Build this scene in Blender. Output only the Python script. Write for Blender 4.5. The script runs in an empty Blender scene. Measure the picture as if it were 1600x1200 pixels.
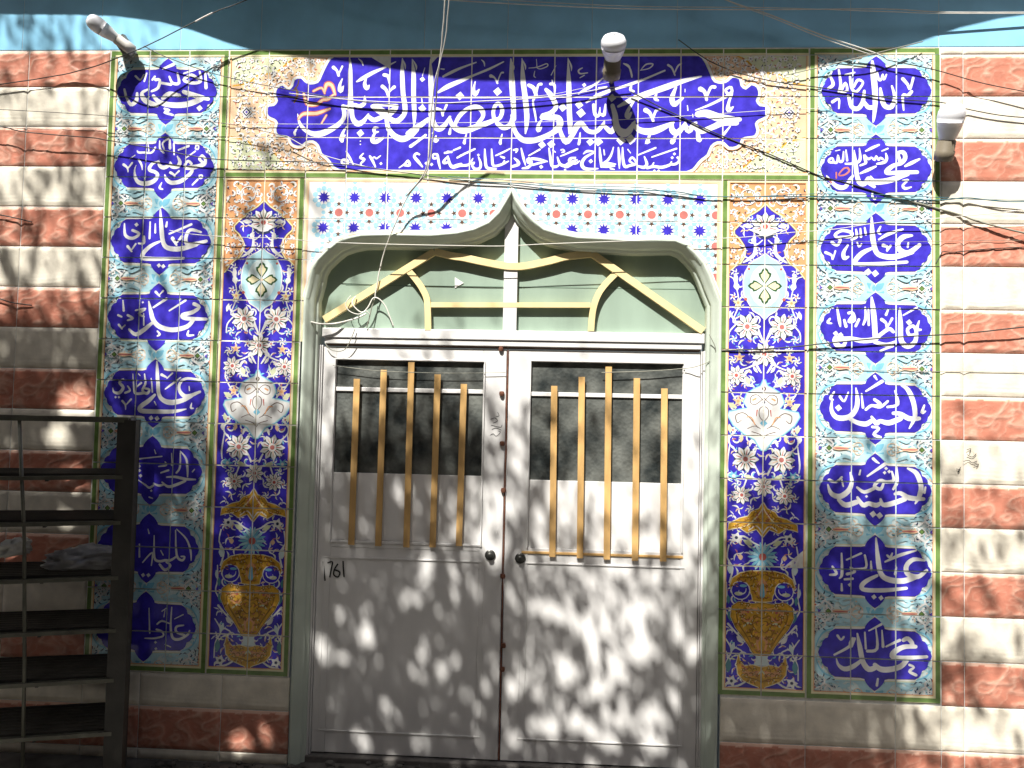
import bpy, bmesh, math, random
from mathutils import Vector, Quaternion, noise
from mathutils.geometry import tessellate_polygon
R = math.radians
sc = bpy.context.scene
COL = sc.collection
random.seed(7)

# ------------------------------------------------------------------ camera
FPX, YAW, PIT, ROL = 1250.0, 0.056224, 0.043602, 0.022197
CX, CY, CZ = 0.240695, -3.777489, 1.553083

def ray(x, y):
    a = (x-800)/FPX; b = (y-600)/FPX
    c, s = math.cos(ROL), math.sin(ROL); a, b = c*a+s*b, -s*a+c*b
    v = (a, 1.0, -b)
    c, s = math.cos(PIT), math.sin(PIT); v = (v[0], c*v[1]-s*v[2], s*v[1]+c*v[2])
    c, s = math.cos(YAW), math.sin(YAW); v = (c*v[0]-s*v[1], s*v[0]+c*v[1], v[2])
    return v

def W(x, y, d=0.0):            # point of the facade (plane y = d) in metres
    v = ray(x, y); t = (d-CY)/v[1]
    return (CX+t*v[0], CZ+t*v[2])

def P3(x, y, d):
    p = W(x, y, d); return (p[0], d, p[1])

cam_d = bpy.data.cameras.new('camera'); cam = bpy.data.objects.new('camera', cam_d)
COL.objects.link(cam); sc.camera = cam
cam_d.sensor_width = 36; cam_d.lens = 36*FPX/1600; cam_d.clip_start = .05; cam_d.clip_end = 500
cam.location = (CX, CY, CZ)
fwd = Vector(ray(800, 600)).normalized()
rt = Vector(ray(900, 600))/Vector(ray(900, 600)).length
rt = (Vector(ray(900, 600))-Vector(ray(800, 600))).normalized()
up = rt.cross(fwd).normalized()
from mathutils import Matrix
cam.rotation_euler = Matrix((rt, up, -fwd)).transposed().to_euler()

# ------------------------------------------------------------------ light
SUN = Vector((0.35, 1.0, -1.5))
wd = bpy.data.worlds.new('World'); sc.world = wd; wd.use_nodes = True
nt = wd.node_tree; bg = nt.nodes['Background']
sky = nt.nodes.new('ShaderNodeTexSky'); sky.sky_type = 'NISHITA'; sky.sun_disc = False
sky.sun_elevation = math.atan2(1.5, math.hypot(.35, 1)); sky.sun_rotation = math.atan2(-.35, -1)
sky.dust_density = 4.0
nt.links.new(sky.outputs[0], bg.inputs[0]); bg.inputs[1].default_value = 0.05
sl = bpy.data.lights.new('sun', 'SUN'); so = bpy.data.objects.new('sun', sl); COL.objects.link(so)
sl.energy = 5.0; sl.angle = R(0.5); sl.color = (1, .96, .9)
so.rotation_euler = SUN.to_track_quat('-Z', 'Y').to_euler(); so.location = (-3, -8, 12)
sc.view_settings.view_transform = 'Standard'; sc.view_settings.look = 'None'
sc.view_settings.exposure = 0.98; sc.view_settings.gamma = 1
sc.view_settings.use_curve_mapping = False
sc.cycles.max_bounces = 6; sc.cycles.diffuse_bounces = 3

# ------------------------------------------------------------------ materials
MATS = {}
def mat(name, col, rough=.5, var=.08, nscale=6.0, bump=.0, bscale=40.0, metal=0.0, spec=.5, col2=None, amount=.5, detail=4, stretch=None, coat=0.0):
    if name in MATS: return MATS[name]
    m = bpy.data.materials.new(name); m.use_nodes = True; n = m.node_tree.nodes; l = m.node_tree.links
    b = n['Principled BSDF']; b.inputs['Roughness'].default_value = rough; b.inputs['Metallic'].default_value = metal
    b.inputs['Specular IOR Level'].default_value = spec; b.inputs['Coat Weight'].default_value = coat
    b.inputs['Coat Roughness'].default_value = .08
    g = n.new('ShaderNodeNewGeometry'); mp = n.new('ShaderNodeMapping'); l.new(g.outputs['Position'], mp.inputs[0])
    if stretch: mp.inputs['Scale'].default_value = stretch
    t = n.new('ShaderNodeTexNoise'); t.inputs['Scale'].default_value = nscale; t.inputs['Detail'].default_value = detail
    l.new(mp.outputs[0], t.inputs[0])
    r = n.new('ShaderNodeValToRGB'); l.new(t.outputs[0], r.inputs[0])
    c2 = col2 or tuple(min(1, c*(1+var*1.6)+var*.02) for c in col)
    c1 = col if col2 else tuple(c*(1-var*1.6) for c in col)
    r.color_ramp.elements[0].position = .5-.28*(1 if not col2 else amount); r.color_ramp.elements[1].position = .72
    r.color_ramp.elements[0].color = (*c1, 1); r.color_ramp.elements[1].color = (*c2, 1)
    l.new(r.outputs[0], b.inputs['Base Color'])
    if bump:
        t2 = n.new('ShaderNodeTexNoise'); t2.inputs['Scale'].default_value = bscale; t2.inputs['Detail'].default_value = 5
        l.new(mp.outputs[0], t2.inputs[0])
        bp = n.new('ShaderNodeBump'); bp.inputs['Strength'].default_value = bump; bp.inputs['Distance'].default_value = .004
        l.new(t2.outputs[0], bp.inputs['Height']); l.new(bp.outputs[0], b.inputs['Normal'])
    MATS[name] = m; return m

def glaze(name, col, var=.1, ns=18):
    return mat('glaze_'+name, col, rough=.16, var=var, nscale=ns, bump=.12, bscale=26, spec=.45)
G = dict(
 white=glaze('white', (.80,.80,.78), .03), cobalt=glaze('cobalt', (.050,.036,.46), .22, 20),
 cyan=glaze('pale_cyan', (.42,.67,.75), .12), aqua=glaze('aqua', (.36,.63,.76), .12), sky=glaze('sky_blue', (.20,.50,.66), .15), pale=glaze('ice', (.66,.78,.78), .05),
 green=glaze('green', (.15,.25,.07), .18), dgreen=glaze('dark_green', (.04,.10,.04), .1), cream=glaze('cream', (.80,.72,.46), .05),
 lime=glaze('pale_lime', (.66,.70,.46), .05), orange=glaze('orange', (.72,.36,.17), .12), peach=glaze('peach', (.78,.55,.36), .10),
 pink=glaze('pink', (.52,.18,.16), .12), rose=glaze('rose', (.50,.13,.11), .12), brown=glaze('brown', (.12,.07,.05), .1),
 navy=glaze('navy', (.04,.05,.11), .1), gold=glaze('gold', (.60,.34,.04), .25, 40), dgold=glaze('dark_gold', (.28,.14,.02), .2),
 teal=glaze('teal', (.10,.27,.32), .1), violet=glaze('violet', (.12,.08,.50), .1))
M_grout = mat('grout', (.70,.70,.66), .9, .1, 30, .3, 120)
M_green = mat('green_sheet', (.27,.355,.285), .30, .13, 6, .12, 60, stretch=(1,1,.25))
M_white = mat('white_paint', (.74,.73,.71), .34, .07, 5, .30, 13, stretch=(1.6,1,.5), detail=9)
M_frame = mat('frame_paint', (.56,.63,.54), .42, .07, 5, .12, 35)
M_bar = mat('cream_bar_paint', (.80,.64,.33), .4, .07, 14, .1, 60)
M_wood = mat('ochre_bar_paint', (.60,.37,.14), .45, .26, 12, .25, 70, stretch=(1,1,.3))
M_dark = mat('rack_metal', (.032,.030,.025), .5, .25, 10, .3, 60)
M_rail = mat('rack_rail_metal', (.11,.11,.085), .35, .2, 16, .3, 60, metal=.3)
M_rust = mat('rust', (.14,.05,.025), .85, .3, 60, .5, 90)
M_black = mat('black_marker', (.012,.012,.012), .6, .1)
M_bulb = mat('bulb_white', (.82,.83,.86), .3, .02); M_bulbs = mat('bulb_sleeve', (.80,.80,.78), .35, .02)
M_socket = mat('socket_plastic', (.20,.17,.12), .5, .15); M_socketw = mat('socket_white', (.62,.60,.55), .5, .1)
M_cw = mat('cable_white', (.70,.68,.62), .5, .08, 30); M_cd = mat('cable_dark', (.035,.035,.03), .5, .2, 30)
M_cg = mat('cable_grey', (.25,.25,.20), .5, .15, 30); M_ct = mat('cable_teal', (.03,.12,.15), .5, .2, 30)
M_bag = mat('plastic_bag', (.22,.22,.23), .3, .15, 14, .4, 40)
M_wall = mat('plaster', (.42,.40,.36), .9, .1, 4, .4, 40)
M_leaf = mat('leaf_green', (.06,.10,.03), .5, .25, 8); M_bark = mat('bark', (.11,.08,.055), .9, .3, 20, .6, 30)
M_ground = mat('dirty_concrete', (.10,.095,.085), .95, .35, 9, .9, 50)
M_blue = mat('blue_wall_tile', (.27,.58,.80), .3, .09, 5, .1, 14)

def mat_stone(name, base, light, rough):
    m = bpy.data.materials.new(name); m.use_nodes = True; n = m.node_tree.nodes; l = m.node_tree.links
    b = n['Principled BSDF']; b.inputs['Roughness'].default_value = rough; b.inputs['Specular IOR Level'].default_value = .45
    a = n.new('ShaderNodeAttribute'); a.attribute_name = 'vein'
    g = n.new('ShaderNodeNewGeometry'); t = n.new('ShaderNodeTexNoise'); t.inputs['Scale'].default_value = 14; t.inputs['Detail'].default_value = 6
    l.new(g.outputs['Position'], t.inputs[0])
    r = n.new('ShaderNodeValToRGB'); l.new(t.outputs[0], r.inputs[0])
    r.color_ramp.elements[0].position = .3; r.color_ramp.elements[1].position = .7
    r.color_ramp.elements[0].color = (*[c*.82 for c in base], 1); r.color_ramp.elements[1].color = (*[min(1, c*1.12) for c in base], 1)
    mx = n.new('ShaderNodeMix'); mx.data_type = 'RGBA'; l.new(a.outputs['Fac'], mx.inputs[0])
    l.new(r.outputs[0], mx.inputs[6]); mx.inputs[7].default_value = (*light, 1); l.new(mx.outputs[2], b.inputs['Base Color'])
    t2 = n.new('ShaderNodeTexNoise'); t2.inputs['Scale'].default_value = 90; l.new(g.outputs['Position'], t2.inputs[0])
    bp = n.new('ShaderNodeBump'); bp.inputs['Strength'].default_value = .25; bp.inputs['Distance'].default_value = .003
    l.new(t2.outputs[0], bp.inputs['Height']); l.new(bp.outputs[0], b.inputs['Normal'])
    return m
M_red = mat_stone('red_relief_tile', (.55,.215,.145), (.76,.50,.38), .36)
M_cream = mat_stone('cream_relief_tile', (.79,.735,.61), (.82,.78,.68), .38)

def mat_glass():
    m = bpy.data.materials.new('dark_patterned_glass'); m.use_nodes = True; n = m.node_tree.nodes; l = m.node_tree.links
    b = n['Principled BSDF']; b.inputs['Roughness'].default_value = .22; b.inputs['Specular IOR Level'].default_value = .9
    g = n.new('ShaderNodeNewGeometry'); t = n.new('ShaderNodeTexNoise'); t.inputs['Scale'].default_value = 7; t.inputs['Detail'].default_value = 8
    l.new(g.outputs['Position'], t.inputs[0]); r = n.new('ShaderNodeValToRGB'); l.new(t.outputs[0], r.inputs[0])
    r.color_ramp.elements[0].position = .35; r.color_ramp.elements[1].position = .75
    r.color_ramp.elements[0].color = (.028,.034,.034,1); r.color_ramp.elements[1].color = (.20,.21,.19,1)  # pale mottling painted in for soft foliage reflections on the panes
    l.new(r.outputs[0], b.inputs['Base Color'])
    v = n.new('ShaderNodeTexVoronoi'); v.inputs['Scale'].default_value = 55; l.new(g.outputs['Position'], v.inputs[0])
    bp = n.new('ShaderNodeBump'); bp.inputs['Strength'].default_value = .5; bp.inputs['Distance'].default_value = .004
    l.new(v.outputs[0], bp.inputs['Height']); l.new(bp.outputs[0], b.inputs['Normal'])
    return m
M_glass = mat_glass()

# ------------------------------------------------------------------ object helpers
def link(name, me, parent=None, loc=(0, 0, 0)):
    o = bpy.data.objects.new(name, me); COL.objects.link(o); o.location = loc
    if parent: o.parent = parent
    return o
def tag(o, label=None, cat=None, group=None, kind=None):
    if label: o['label'] = label
    if cat: o['category'] = cat
    if group: o['group'] = group
    if kind: o['kind'] = kind
    return o
def empty(name, loc, label, cat, group=None):
    return tag(link(name, None, None, loc), label, cat, group)
def mesh_obj(name, vs, fs, m, parent=None, mi=None, smooth=False):
    me = bpy.data.meshes.new(name); off = Vector(parent.location) if parent else Vector((0, 0, 0))
    if parent and parent.parent: off = off+Vector(parent.parent.location)
    me.from_pydata([tuple(Vector(v)-off) for v in vs], [], fs)
    for x in (m if isinstance(m, list) else [m]): me.materials.append(x)
    if mi: me.polygons.foreach_set('material_index', mi)
    if smooth: me.polygons.foreach_set('use_smooth', [True]*len(me.polygons))
    me.update()
    return link(name, me, parent)
def box_geo(x0, x1, y0, y1, z0, z1, b=.0):
    bm = bmesh.new(); bmesh.ops.create_cube(bm, size=1)
    for v in bm.verts: v.co = ((x0+x1)/2+v.co.x*(x1-x0), (y0+y1)/2+v.co.y*(y1-y0), (z0+z1)/2+v.co.z*(z1-z0))
    if b: bmesh.ops.bevel(bm, geom=bm.edges[:], offset=b, segments=2, affect='EDGES', profile=.5)
    vs = [tuple(v.co) for v in bm.verts]; bm.verts.index_update(); fs = [[v.index for v in f.verts] for f in bm.faces]; bm.free()
    return vs, fs
def box(name, m, x0, x1, y0, y1, z0, z1, parent=None, b=.002):
    vs, fs = box_geo(min(x0, x1), max(x0, x1), min(y0, y1), max(y0, y1), min(z0, z1), max(z0, z1), b)
    return mesh_obj(name, vs, fs, m, parent)
def smooth_pts(pts, n=4):
    if len(pts) < 3: return pts
    out = []
    P = [pts[0]]+list(pts)+[pts[-1]]
    for i in range(1, len(P)-2):
        for k in range(n):
            t = k/n
            out.append(tuple(.5*((2*b)+(-a+c)*t+(2*a-5*b+4*c-d)*t*t+(-a+3*b-3*c+d)*t**3) for a, b, c, d in zip(P[i-1], P[i], P[i+1], P[i+2])))
    out.append(tuple(pts[-1])); return out
def tube_geo(pts, r, sides=6, flat=None):
    """pts: list of 3d points; r radius or list; flat=(w,d): rectangular section"""
    vs, fs = [], []; n = len(pts)
    P = [Vector(p) for p in pts]
    for i, p in enumerate(P):
        t = (P[min(i+1, n-1)]-P[max(i-1, 0)]).normalized()
        ref = Vector((0, 1, 0)) if abs(t.y) < .9 else Vector((1, 0, 0))
        u = t.cross(ref).normalized(); w = u.cross(t).normalized()
        rr = r[i] if isinstance(r, (list, tuple)) else r
        if flat:
            for a, b in ((-1, -1), (1, -1), (1, 1), (-1, 1)): vs.append(tuple(p+u*a*flat[0]/2+w*b*flat[1]/2))
            k = 4
        else:
            for j in range(sides):
                a = 2*math.pi*j/sides; vs.append(tuple(p+(u*math.cos(a)+w*math.sin(a))*rr))
            k = sides
    for i in range(n-1):
        for j in range(k): fs.append([i*k+j, i*k+(j+1) % k, (i+1)*k+(j+1) % k, (i+1)*k+j])
    fs.append(list(range(k))[::-1]); fs.append([(n-1)*k+j for j in range(k)])
    return vs, fs
def tube(name, m, pts, r, parent=None, sides=6, flat=None, smooth=True):
    vs, fs = tube_geo(pts, r, sides, flat)
    return mesh_obj(name, vs, fs, m, parent, smooth=smooth and not flat)
def lathe_geo(prof, base, axis, sides=20):
    ax = Vector(axis).normalized(); ref = Vector((1, 0, 0)) if abs(ax.x) < .9 else Vector((0, 1, 0))
    u = ax.cross(ref).normalized(); w = ax.cross(u).normalized(); B = Vector(base); vs, fs = [], []
    for (r, h) in prof:
        for j in range(sides):
            a = 2*math.pi*j/sides; vs.append(tuple(B+ax*h+(u*math.cos(a)+w*math.sin(a))*r))
    for i in range(len(prof)-1):
        for j in range(sides): fs.append([i*sides+j, i*sides+(j+1) % sides, (i+1)*sides+(j+1) % sides, (i+1)*sides+j])
    fs.append(list(range(sides))); fs.append([(len(prof)-1)*sides+j for j in range(sides)][::-1])
    return vs, fs
def prism_geo(poly, y0, y1):      # poly in (x,z), extruded along y
    n = len(poly); vs = [(p[0], y0, p[1]) for p in poly]+[(p[0], y1, p[1]) for p in poly]
    tr = tessellate_polygon([[Vector((p[0], p[1], 0)) for p in poly]])
    fs = [list(t) for t in tr]+[[i+n for i in reversed(t)] for t in tr]+[[i, (i+1) % n, (i+1) % n+n, i+n] for i in range(n)]
    return vs, fs
def joined(name, m, geos, parent=None, smooth=False):
    vs, fs = [], []
    for v, f in geos:
        o = len(vs); vs += v; fs += [[i+o for i in q] for q in f]
    return mesh_obj(name, vs, fs, m, parent, smooth=smooth)

# ------------------------------------------------------------------ the arch outline (facade plane, metres)
_z7 = [(45,870),(55,750),(75,660),(110,600),(180,530),(250,475),(330,445),(420,425),(600,420),(900,425),(1080,410),(1200,385),(1300,340),(1370,270),(1420,190),(1465,105)]
_z8 = [(80,190),(130,260),(200,330),(270,385),(370,415),(500,440),(700,450),(900,462),(1050,460),(1180,462),(1250,490),(1320,550),(1380,620),(1420,700),(1450,780),(1475,900)]
ARCH = [W(470+x/4.444, 270+y/4.444) for x, y in _z7]+[W(790+x/4.444, 270+y/4.444) for x, y in _z8]
XL, XR = -0.985, 1.003
_fixed = [(XL, ARCH[0][1])]
for p in ARCH[1:-1]:
    if p[0] > _fixed[-1][0]+.003: _fixed.append(p)
_fixed.append((XR, ARCH[-1][1])); ARCH = [p for p in _fixed if p[0] <= XR]
GZ = -0.10                       # ground level

# ------------------------------------------------------------------ tiled panels with printed glaze
def clip_half(poly, a, b, c):    # keep a*x+b*z+c >= 0
    out = []; n = len(poly)
    for i in range(n):
        p, q = poly[i], poly[(i+1) % n]
        dp = a*p[0]+b*p[1]+c; dq = a*q[0]+b*q[1]+c
        if dp >= 0: out.append(p)
        if (dp > 0 and dq < 0) or (dp < 0 and dq > 0):
            t = dp/(dp-dq); out.append((p[0]+(q[0]-p[0])*t, p[1]+(q[1]-p[1])*t))
    return out
def clip_rect(poly, r):
    for h in ((1, 0, -r[0]), (-1, 0, r[1]), (0, 1, -r[2]), (0, -1, r[3])):
        poly = clip_half(poly, *h)
        if len(poly) < 3: return []
    return poly
def area(p):
    return abs(sum(p[i][0]*p[(i+1) % len(p)][1]-p[(i+1) % len(p)][0]*p[i][1] for i in range(len(p))))/2

class Panel:
    def __init__(s, xs, zs, base, arch=False):
        s.xs, s.zs, s.base, s.arch, s.prims = xs, zs, base, arch, []
        s.k = 0
    def poly(s, m, pts):
        s.k += 1
        if len(pts) <= 3: s.prims.append((m, s.k, 0, pts)); return
        for t in tessellate_polygon([[Vector((p[0], p[1], 0)) for p in pts]]):
            s.prims.append((m, s.k, 0, [pts[i] for i in t]))
    def quad(s, m, x0, x1, z0, z1):
        s.k += 1; s.prims.append((m, s.k, 0, [(x0, z0), (x1, z0), (x1, z1), (x0, z1)]))
    def disc(s, m, c, r, n=10, rz=None, rot=0):
        s.k += 1; rz = rz or r
        s.prims.append((m, s.k, 0, [(c[0]+r*math.cos(rot+2*math.pi*i/n), c[1]+rz*math.sin(rot+2*math.pi*i/n)) for i in range(n)]))
    def stroke(s, m, pts, n=4, cap=True):
        """pts (x,z,w) in metres"""
        s.k += 1
        P = smooth_pts([tuple(p) for p in pts], n) if len(pts) > 2 else list(pts)
        q = [P[0]]
        for p in P[1:]:
            if math.hypot(p[0]-q[-1][0], p[1]-q[-1][1]) > 4e-4: q.append(p)
        P = q
        if len(P) < 2: return
        L = []
        for i, p in enumerate(P):
            a = P[max(i-1, 0)]; b = P[min(i+1, len(P)-1)]
            dx, dz = b[0]-a[0], b[1]-a[1]; l = math.hypot(dx, dz) or 1
            w = max(p[2], .0008)/2
            L.append(((p[0]-dz/l*w, p[1]+dx/l*w), (p[0]+dz/l*w, p[1]-dx/l*w)))
        for i in range(len(P)-1):
            s.prims.append((m, s.k, 1+i % 3, [L[i][0], L[i][1], L[i+1][1], L[i+1][0]]))
        if cap:
            for p, lv in ((P[0], 4), (P[-1], 5)):
                if p[2] > .003:
                    r = p[2]/2; s.prims.append((m, s.k, lv, [(p[0]+r*math.cos(a*math.pi/4), p[1]+r*math.sin(a*math.pi/4)) for a in range(8)]))
    def star(s, m, c, r0, r1, n, rot=0):
        s.poly(m, [(c[0]+(r0 if i % 2 == 0 else r1)*math.cos(rot+math.pi*i/n), c[1]+(r0 if i % 2 == 0 else r1)*math.sin(rot+math.pi*i/n)) for i in range(2*n)])
    def build(s, parent):
        gap = .0016; names = {}; cells = []
        off = Vector(parent.location)
        strips = []
        if s.arch:
            for i in range(len(ARCH)-1):
                (x0, z0), (x1, z1) = ARCH[i], ARCH[i+1]
                a = -(z1-z0); b = (x1-x0); c = -(a*x0+b*z0); strips.append((x0, x1, a, b, c))
            strips.insert(0, (-9, ARCH[0][0], 0, 1, 9)); strips.append((ARCH[-1][0], 9, 0, 1, 9))
        def archclip(poly):
            if not s.arch: return [poly]
            out = []
            x0 = min(p[0] for p in poly); x1 = max(p[0] for p in poly)
            for (a0, a1, a, b, c) in strips:
                if a1 <= x0 or a0 >= x1: continue
                q = clip_half(clip_half(poly, 1, 0, -a0), -1, 0, a1)
                if len(q) > 2: q = clip_half(q, a, b, c)
                if len(q) > 2: out.append(q)
            return out
        nx, nz = len(s.xs)-1, len(s.zs)-1
        bins = {}
        for pr in s.prims:
            pts = pr[3]
            x0 = min(p[0] for p in pts); x1 = max(p[0] for p in pts); z0 = min(p[1] for p in pts); z1 = max(p[1] for p in pts)
            for i in range(nx):
                if s.xs[i+1] < x0 or s.xs[i] > x1: continue
                for j in range(nz):
                    if s.zs[j] < z0 or s.zs[j+1] > z1: continue
                    bins.setdefault((i, j), []).append(pr)
        for i in range(nx):
            for j in range(nz):
                r = (s.xs[i]+gap, s.xs[i+1]-gap, s.zs[j+1]+gap, s.zs[j]-gap)
                full = [(r[0], r[2]), (r[1], r[2]), (r[1], r[3]), (r[0], r[3])]
                bases = archclip(full); ar = sum(area(b) for b in bases)
                if ar < 1e-4: continue
                dz = random.uniform(-.0006, .0006); ml = [s.base]; vs, fs, mi = [], [], []
                tx, tz = random.uniform(-.007, .007), random.uniform(-.007, .007)
                cx, cz = (r[0]+r[1])/2, (r[2]+r[3])/2
                def Y(x, z, h): return dz+tx*(x-cx)+tz*(z-cz)-h
                if not s.arch or abs(ar-area(full)) < 1e-7:
                    ins = .0012
                    for (xx, zz) in full: vs.append((xx, .008, zz))
                    for (xx, zz) in full: vs.append((xx, Y(xx, zz, -.0012), zz))
                    fr = [(r[0]+ins, r[2]+ins), (r[1]-ins, r[2]+ins), (r[1]-ins, r[3]-ins), (r[0]+ins, r[3]-ins)]
                    for (xx, zz) in fr: vs.append((xx, Y(xx, zz, 0), zz))
                    for k in range(4):
                        k2 = (k+1) % 4; fs += [[k, k2, k2+4, k+4], [k+4, k2+4, k2+8, k+8]]
                    fs.append([8, 9, 10, 11])
                else:
                    for b in bases:
                        n0 = len(vs); n = len(b)
                        vs += [(p[0], Y(p[0], p[1], 0), p[1]) for p in b]+[(p[0], .008, p[1]) for p in b]
                        fs.append([n0+k for k in range(n)]); fs += [[n0+k, n0+(k+1) % n, n0+(k+1) % n+n, n0+k+n] for k in range(n)]
                mi = [0]*len(fs)
                rr = (r[0]+.0012, r[1]-.0012, r[2]+.0012, r[3]-.0012)
                lastk, h = None, .00004
                for (m, k, lv, pts) in bins.get((i, j), []):
                    q = clip_rect(pts, rr)
                    if len(q) < 3 or area(q) < 2e-8: continue
                    if k != lastk: h += .000022; lastk = k
                    for c in archclip(q):
                        if len(c) < 3 or area(c) < 2e-8: continue
                        if m not in ml: ml.append(m)
                        sg = sum(c[a][0]*c[(a+1) % len(c)][1]-c[(a+1) % len(c)][0]*c[a][1] for a in range(len(c)))
                        if sg < 0: c = c[::-1]
                        n0 = len(vs); vs += [(p[0], Y(p[0], p[1], h+lv*.000003), p[1]) for p in c]
                        fs.append([n0+a for a in range(len(c))]); mi.append(ml.index(m))
                me = bpy.data.meshes.new('tile')
                me.from_pydata([(v[0]-off.x, v[1]-off.y, v[2]-off.z) for v in vs], [], fs)
                for m in ml: me.materials.append(G[m])
                me.polygons.foreach_set('material_index', mi); me.update()
                link('tile', me, parent)

def V(ox, oy, s):                # reading frame of an enlarged detail -> metres on the facade
    def f(txt):
        res = []
        for st in txt.split('|'):
            out = []; w = 10
            for t in st.split():
                q = t.split(',')
                if len(q) > 2: w = float(q[2])
                p = W(ox+float(q[0])/s, oy+float(q[1])/s)
                out.append((p[0], p[1], w/s/328.0))
            if out: res.append(out)
        return res
    return f
def write(pn, m, fr, txt, n=4, k=1.0):
    for st in fr(txt):
        st = [(a, b, c*k) for a, b, c in st]
        if len(st) == 1:        # rhombic dot of the reed pen
            x, z, r = st[0]; r *= 1.05
            pn.poly(m, [(x-r, z+r*.1), (x-r*.1, z-r), (x+r, z-r*.1), (x+r*.1, z+r)])
        else: pn.stroke(m, st, n)

Z0, Z1 = 3.335, .31
def zrows(top, bot):
    zs = [top]+[3.3-.2*k for k in range(0, 20) if bot+.03 < 3.3-.2*k < top-.02]+[bot]; return zs
def frame_lines(pn, x0, x1, z0, z1, gl=1, gr=1, gt=1, gb=1, fill=None):
    """green band with cream and orange lines round a panel"""
    g, c, o = .024, .010, .004
    if fill: pn.quad(fill, x0, x1, z0, z1)
    l = x0+(g+c if gl else c); r = x1-(g+c if gr else c); t = z1-(g+c if gt else c); b = z0+(g+c if gb else c)
    pn.quad('cream', x0, l, z0, z1); pn.quad('cream', r, x1, z0, z1)
    pn.quad('cream', l, r, t, z1); pn.quad('cream', l, r, z0, b)
    if gl: pn.quad('green', x0+.004, x0+g, z0, z1)
    if gr: pn.quad('green', x1-g, x1-.004, z0, z1)
    if gt: pn.quad('green', x0+.004, x1-.004, z1-g, z1-.004)
    if gb: pn.quad('green', x0+.004, x1-.004, z0+.004, z0+g)
    for (a, b2, c2, d) in ((l, l+o, b, t), (r-o, r, b, t), (l, r, t-o, t), (l, r, b, b+o)): pn.quad('orange', a, b2, c2, d)
    return l+o, r-o, b+o, t-o

def curl(pn, m, x, z, a, r, w, turn=3.4, sgn=1, n=8):
    pts = []
    for i in range(n):
        t = i/(n-1); rr = r*(1-.78*t); an = a+sgn*turn*t
        pts.append((x+rr*math.cos(an), z+rr*math.sin(an), w*(.35+.9*math.sin(math.pi*min(1, t*1.05+.05)))))
    pn.stroke(m, pts, 2)
def leafs(pn, m, x, z, a, L, w):
    pn.stroke(m, [(x, z, w*.2), (x+math.cos(a)*L*.5, z+math.sin(a)*L*.5, w), (x+math.cos(a+.35)*L, z+math.sin(a+.35)*L, w*.1)], 3, False)
def arabesque(pn, inside, axis, zaxis, x0, x1, z0, z1, step, rnd, main='white', tones=('navy', 'navy', 'rose', 'dgreen'), thin=1.0):
    """mirror-symmetric scrolling leaf work filling a region"""
    nx = int((x1-x0)/step)+1; nz = int((z1-z0)/step)+1
    for i in range(nx):
        for j in range(nz):
            x = x0+(i+.5+.28*(rnd.random()-.5)+(.5 if j % 2 else 0))*step; z = z0+(j+.5+.3*(rnd.random()-.5))*step
            a = rnd.random()*6.28; sg = rnd.choice((-1, 1)); k = rnd.random(); r = step*(.38+.22*rnd.random()); b = rnd.random()*6.28
            tone = rnd.choice(tones); tone2 = rnd.choice(tones)
            for (mx, mz) in ((1, 1), (-1, 1), (1, -1), (-1, -1)) if zaxis is not None else ((1, 1), (-1, 1)):
                X = axis+(x-axis)*mx; Zc = z if mz == 1 else 2*zaxis-z
                if not inside(X, Zc): continue
                aa = a if mx == 1 else math.pi-a; aa = aa if mz == 1 else -aa
                ss = sg*mx*mz; bb = b if mx == 1 else math.pi-b; bb = bb if mz == 1 else -bb
                if k < .6:
                    curl(pn, main, X, Zc, aa, r, step*.22*thin, 3.8, ss)
                    leafs(pn, main, X+math.cos(bb)*r*.4, Zc+math.sin(bb)*r*.4, bb, step*.72, step*.30*thin)
                    leafs(pn, tone, X+math.cos(bb)*r*.55, Zc+math.sin(bb)*r*.55, bb, step*.42, step*.10)
                    leafs(pn, tone2, X+math.cos(bb+2)*r*.25, Zc+math.sin(bb+2)*r*.25, bb+2.3*ss, step*.44, step*.15)
                elif k < .85:
                    for q in range(5):
                        an = bb+q*1.2566; leafs(pn, main, X, Zc, an, step*.40, step*.26*thin)
                        leafs(pn, tone, X+math.cos(an+.6)*step*.28, Zc+math.sin(an+.6)*step*.28, an+.6, step*.22, step*.09)
                    pn.disc(tone2, (X, Zc), step*.10, 6)
                else:
                    leafs(pn, main, X, Zc, bb, step*.7, step*.30*thin); leafs(pn, main, X, Zc, bb+2.2, step*.6, step*.26*thin)
                    leafs(pn, tone, X, Zc, bb+1.1, step*.42, step*.14); leafs(pn, tone2, X, Zc, bb+4, step*.42, step*.12)

def mirror4(q):                   # quarter outline (from top tip to right tip) -> full loop
    a = list(q); b = [(x, -y) for x, y in reversed(q[:-1])]
    right = a+b; left = [(-x, y) for x, y in reversed(right[1:-1])]
    return right+left
QC = [(0,.163),(.013,.156),(.026,.146),(.036,.134),(.044,.122),(.046,.112),(.062,.107),(.12,.106),(.178,.105),(.192,.098),(.203,.088),(.209,.074),(.211,.066),(.224,.060),(.234,.050),(.237,.036),(.238,.030),(.247,.020),(.2535,0)]
CART = mirror4(QC)

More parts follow.
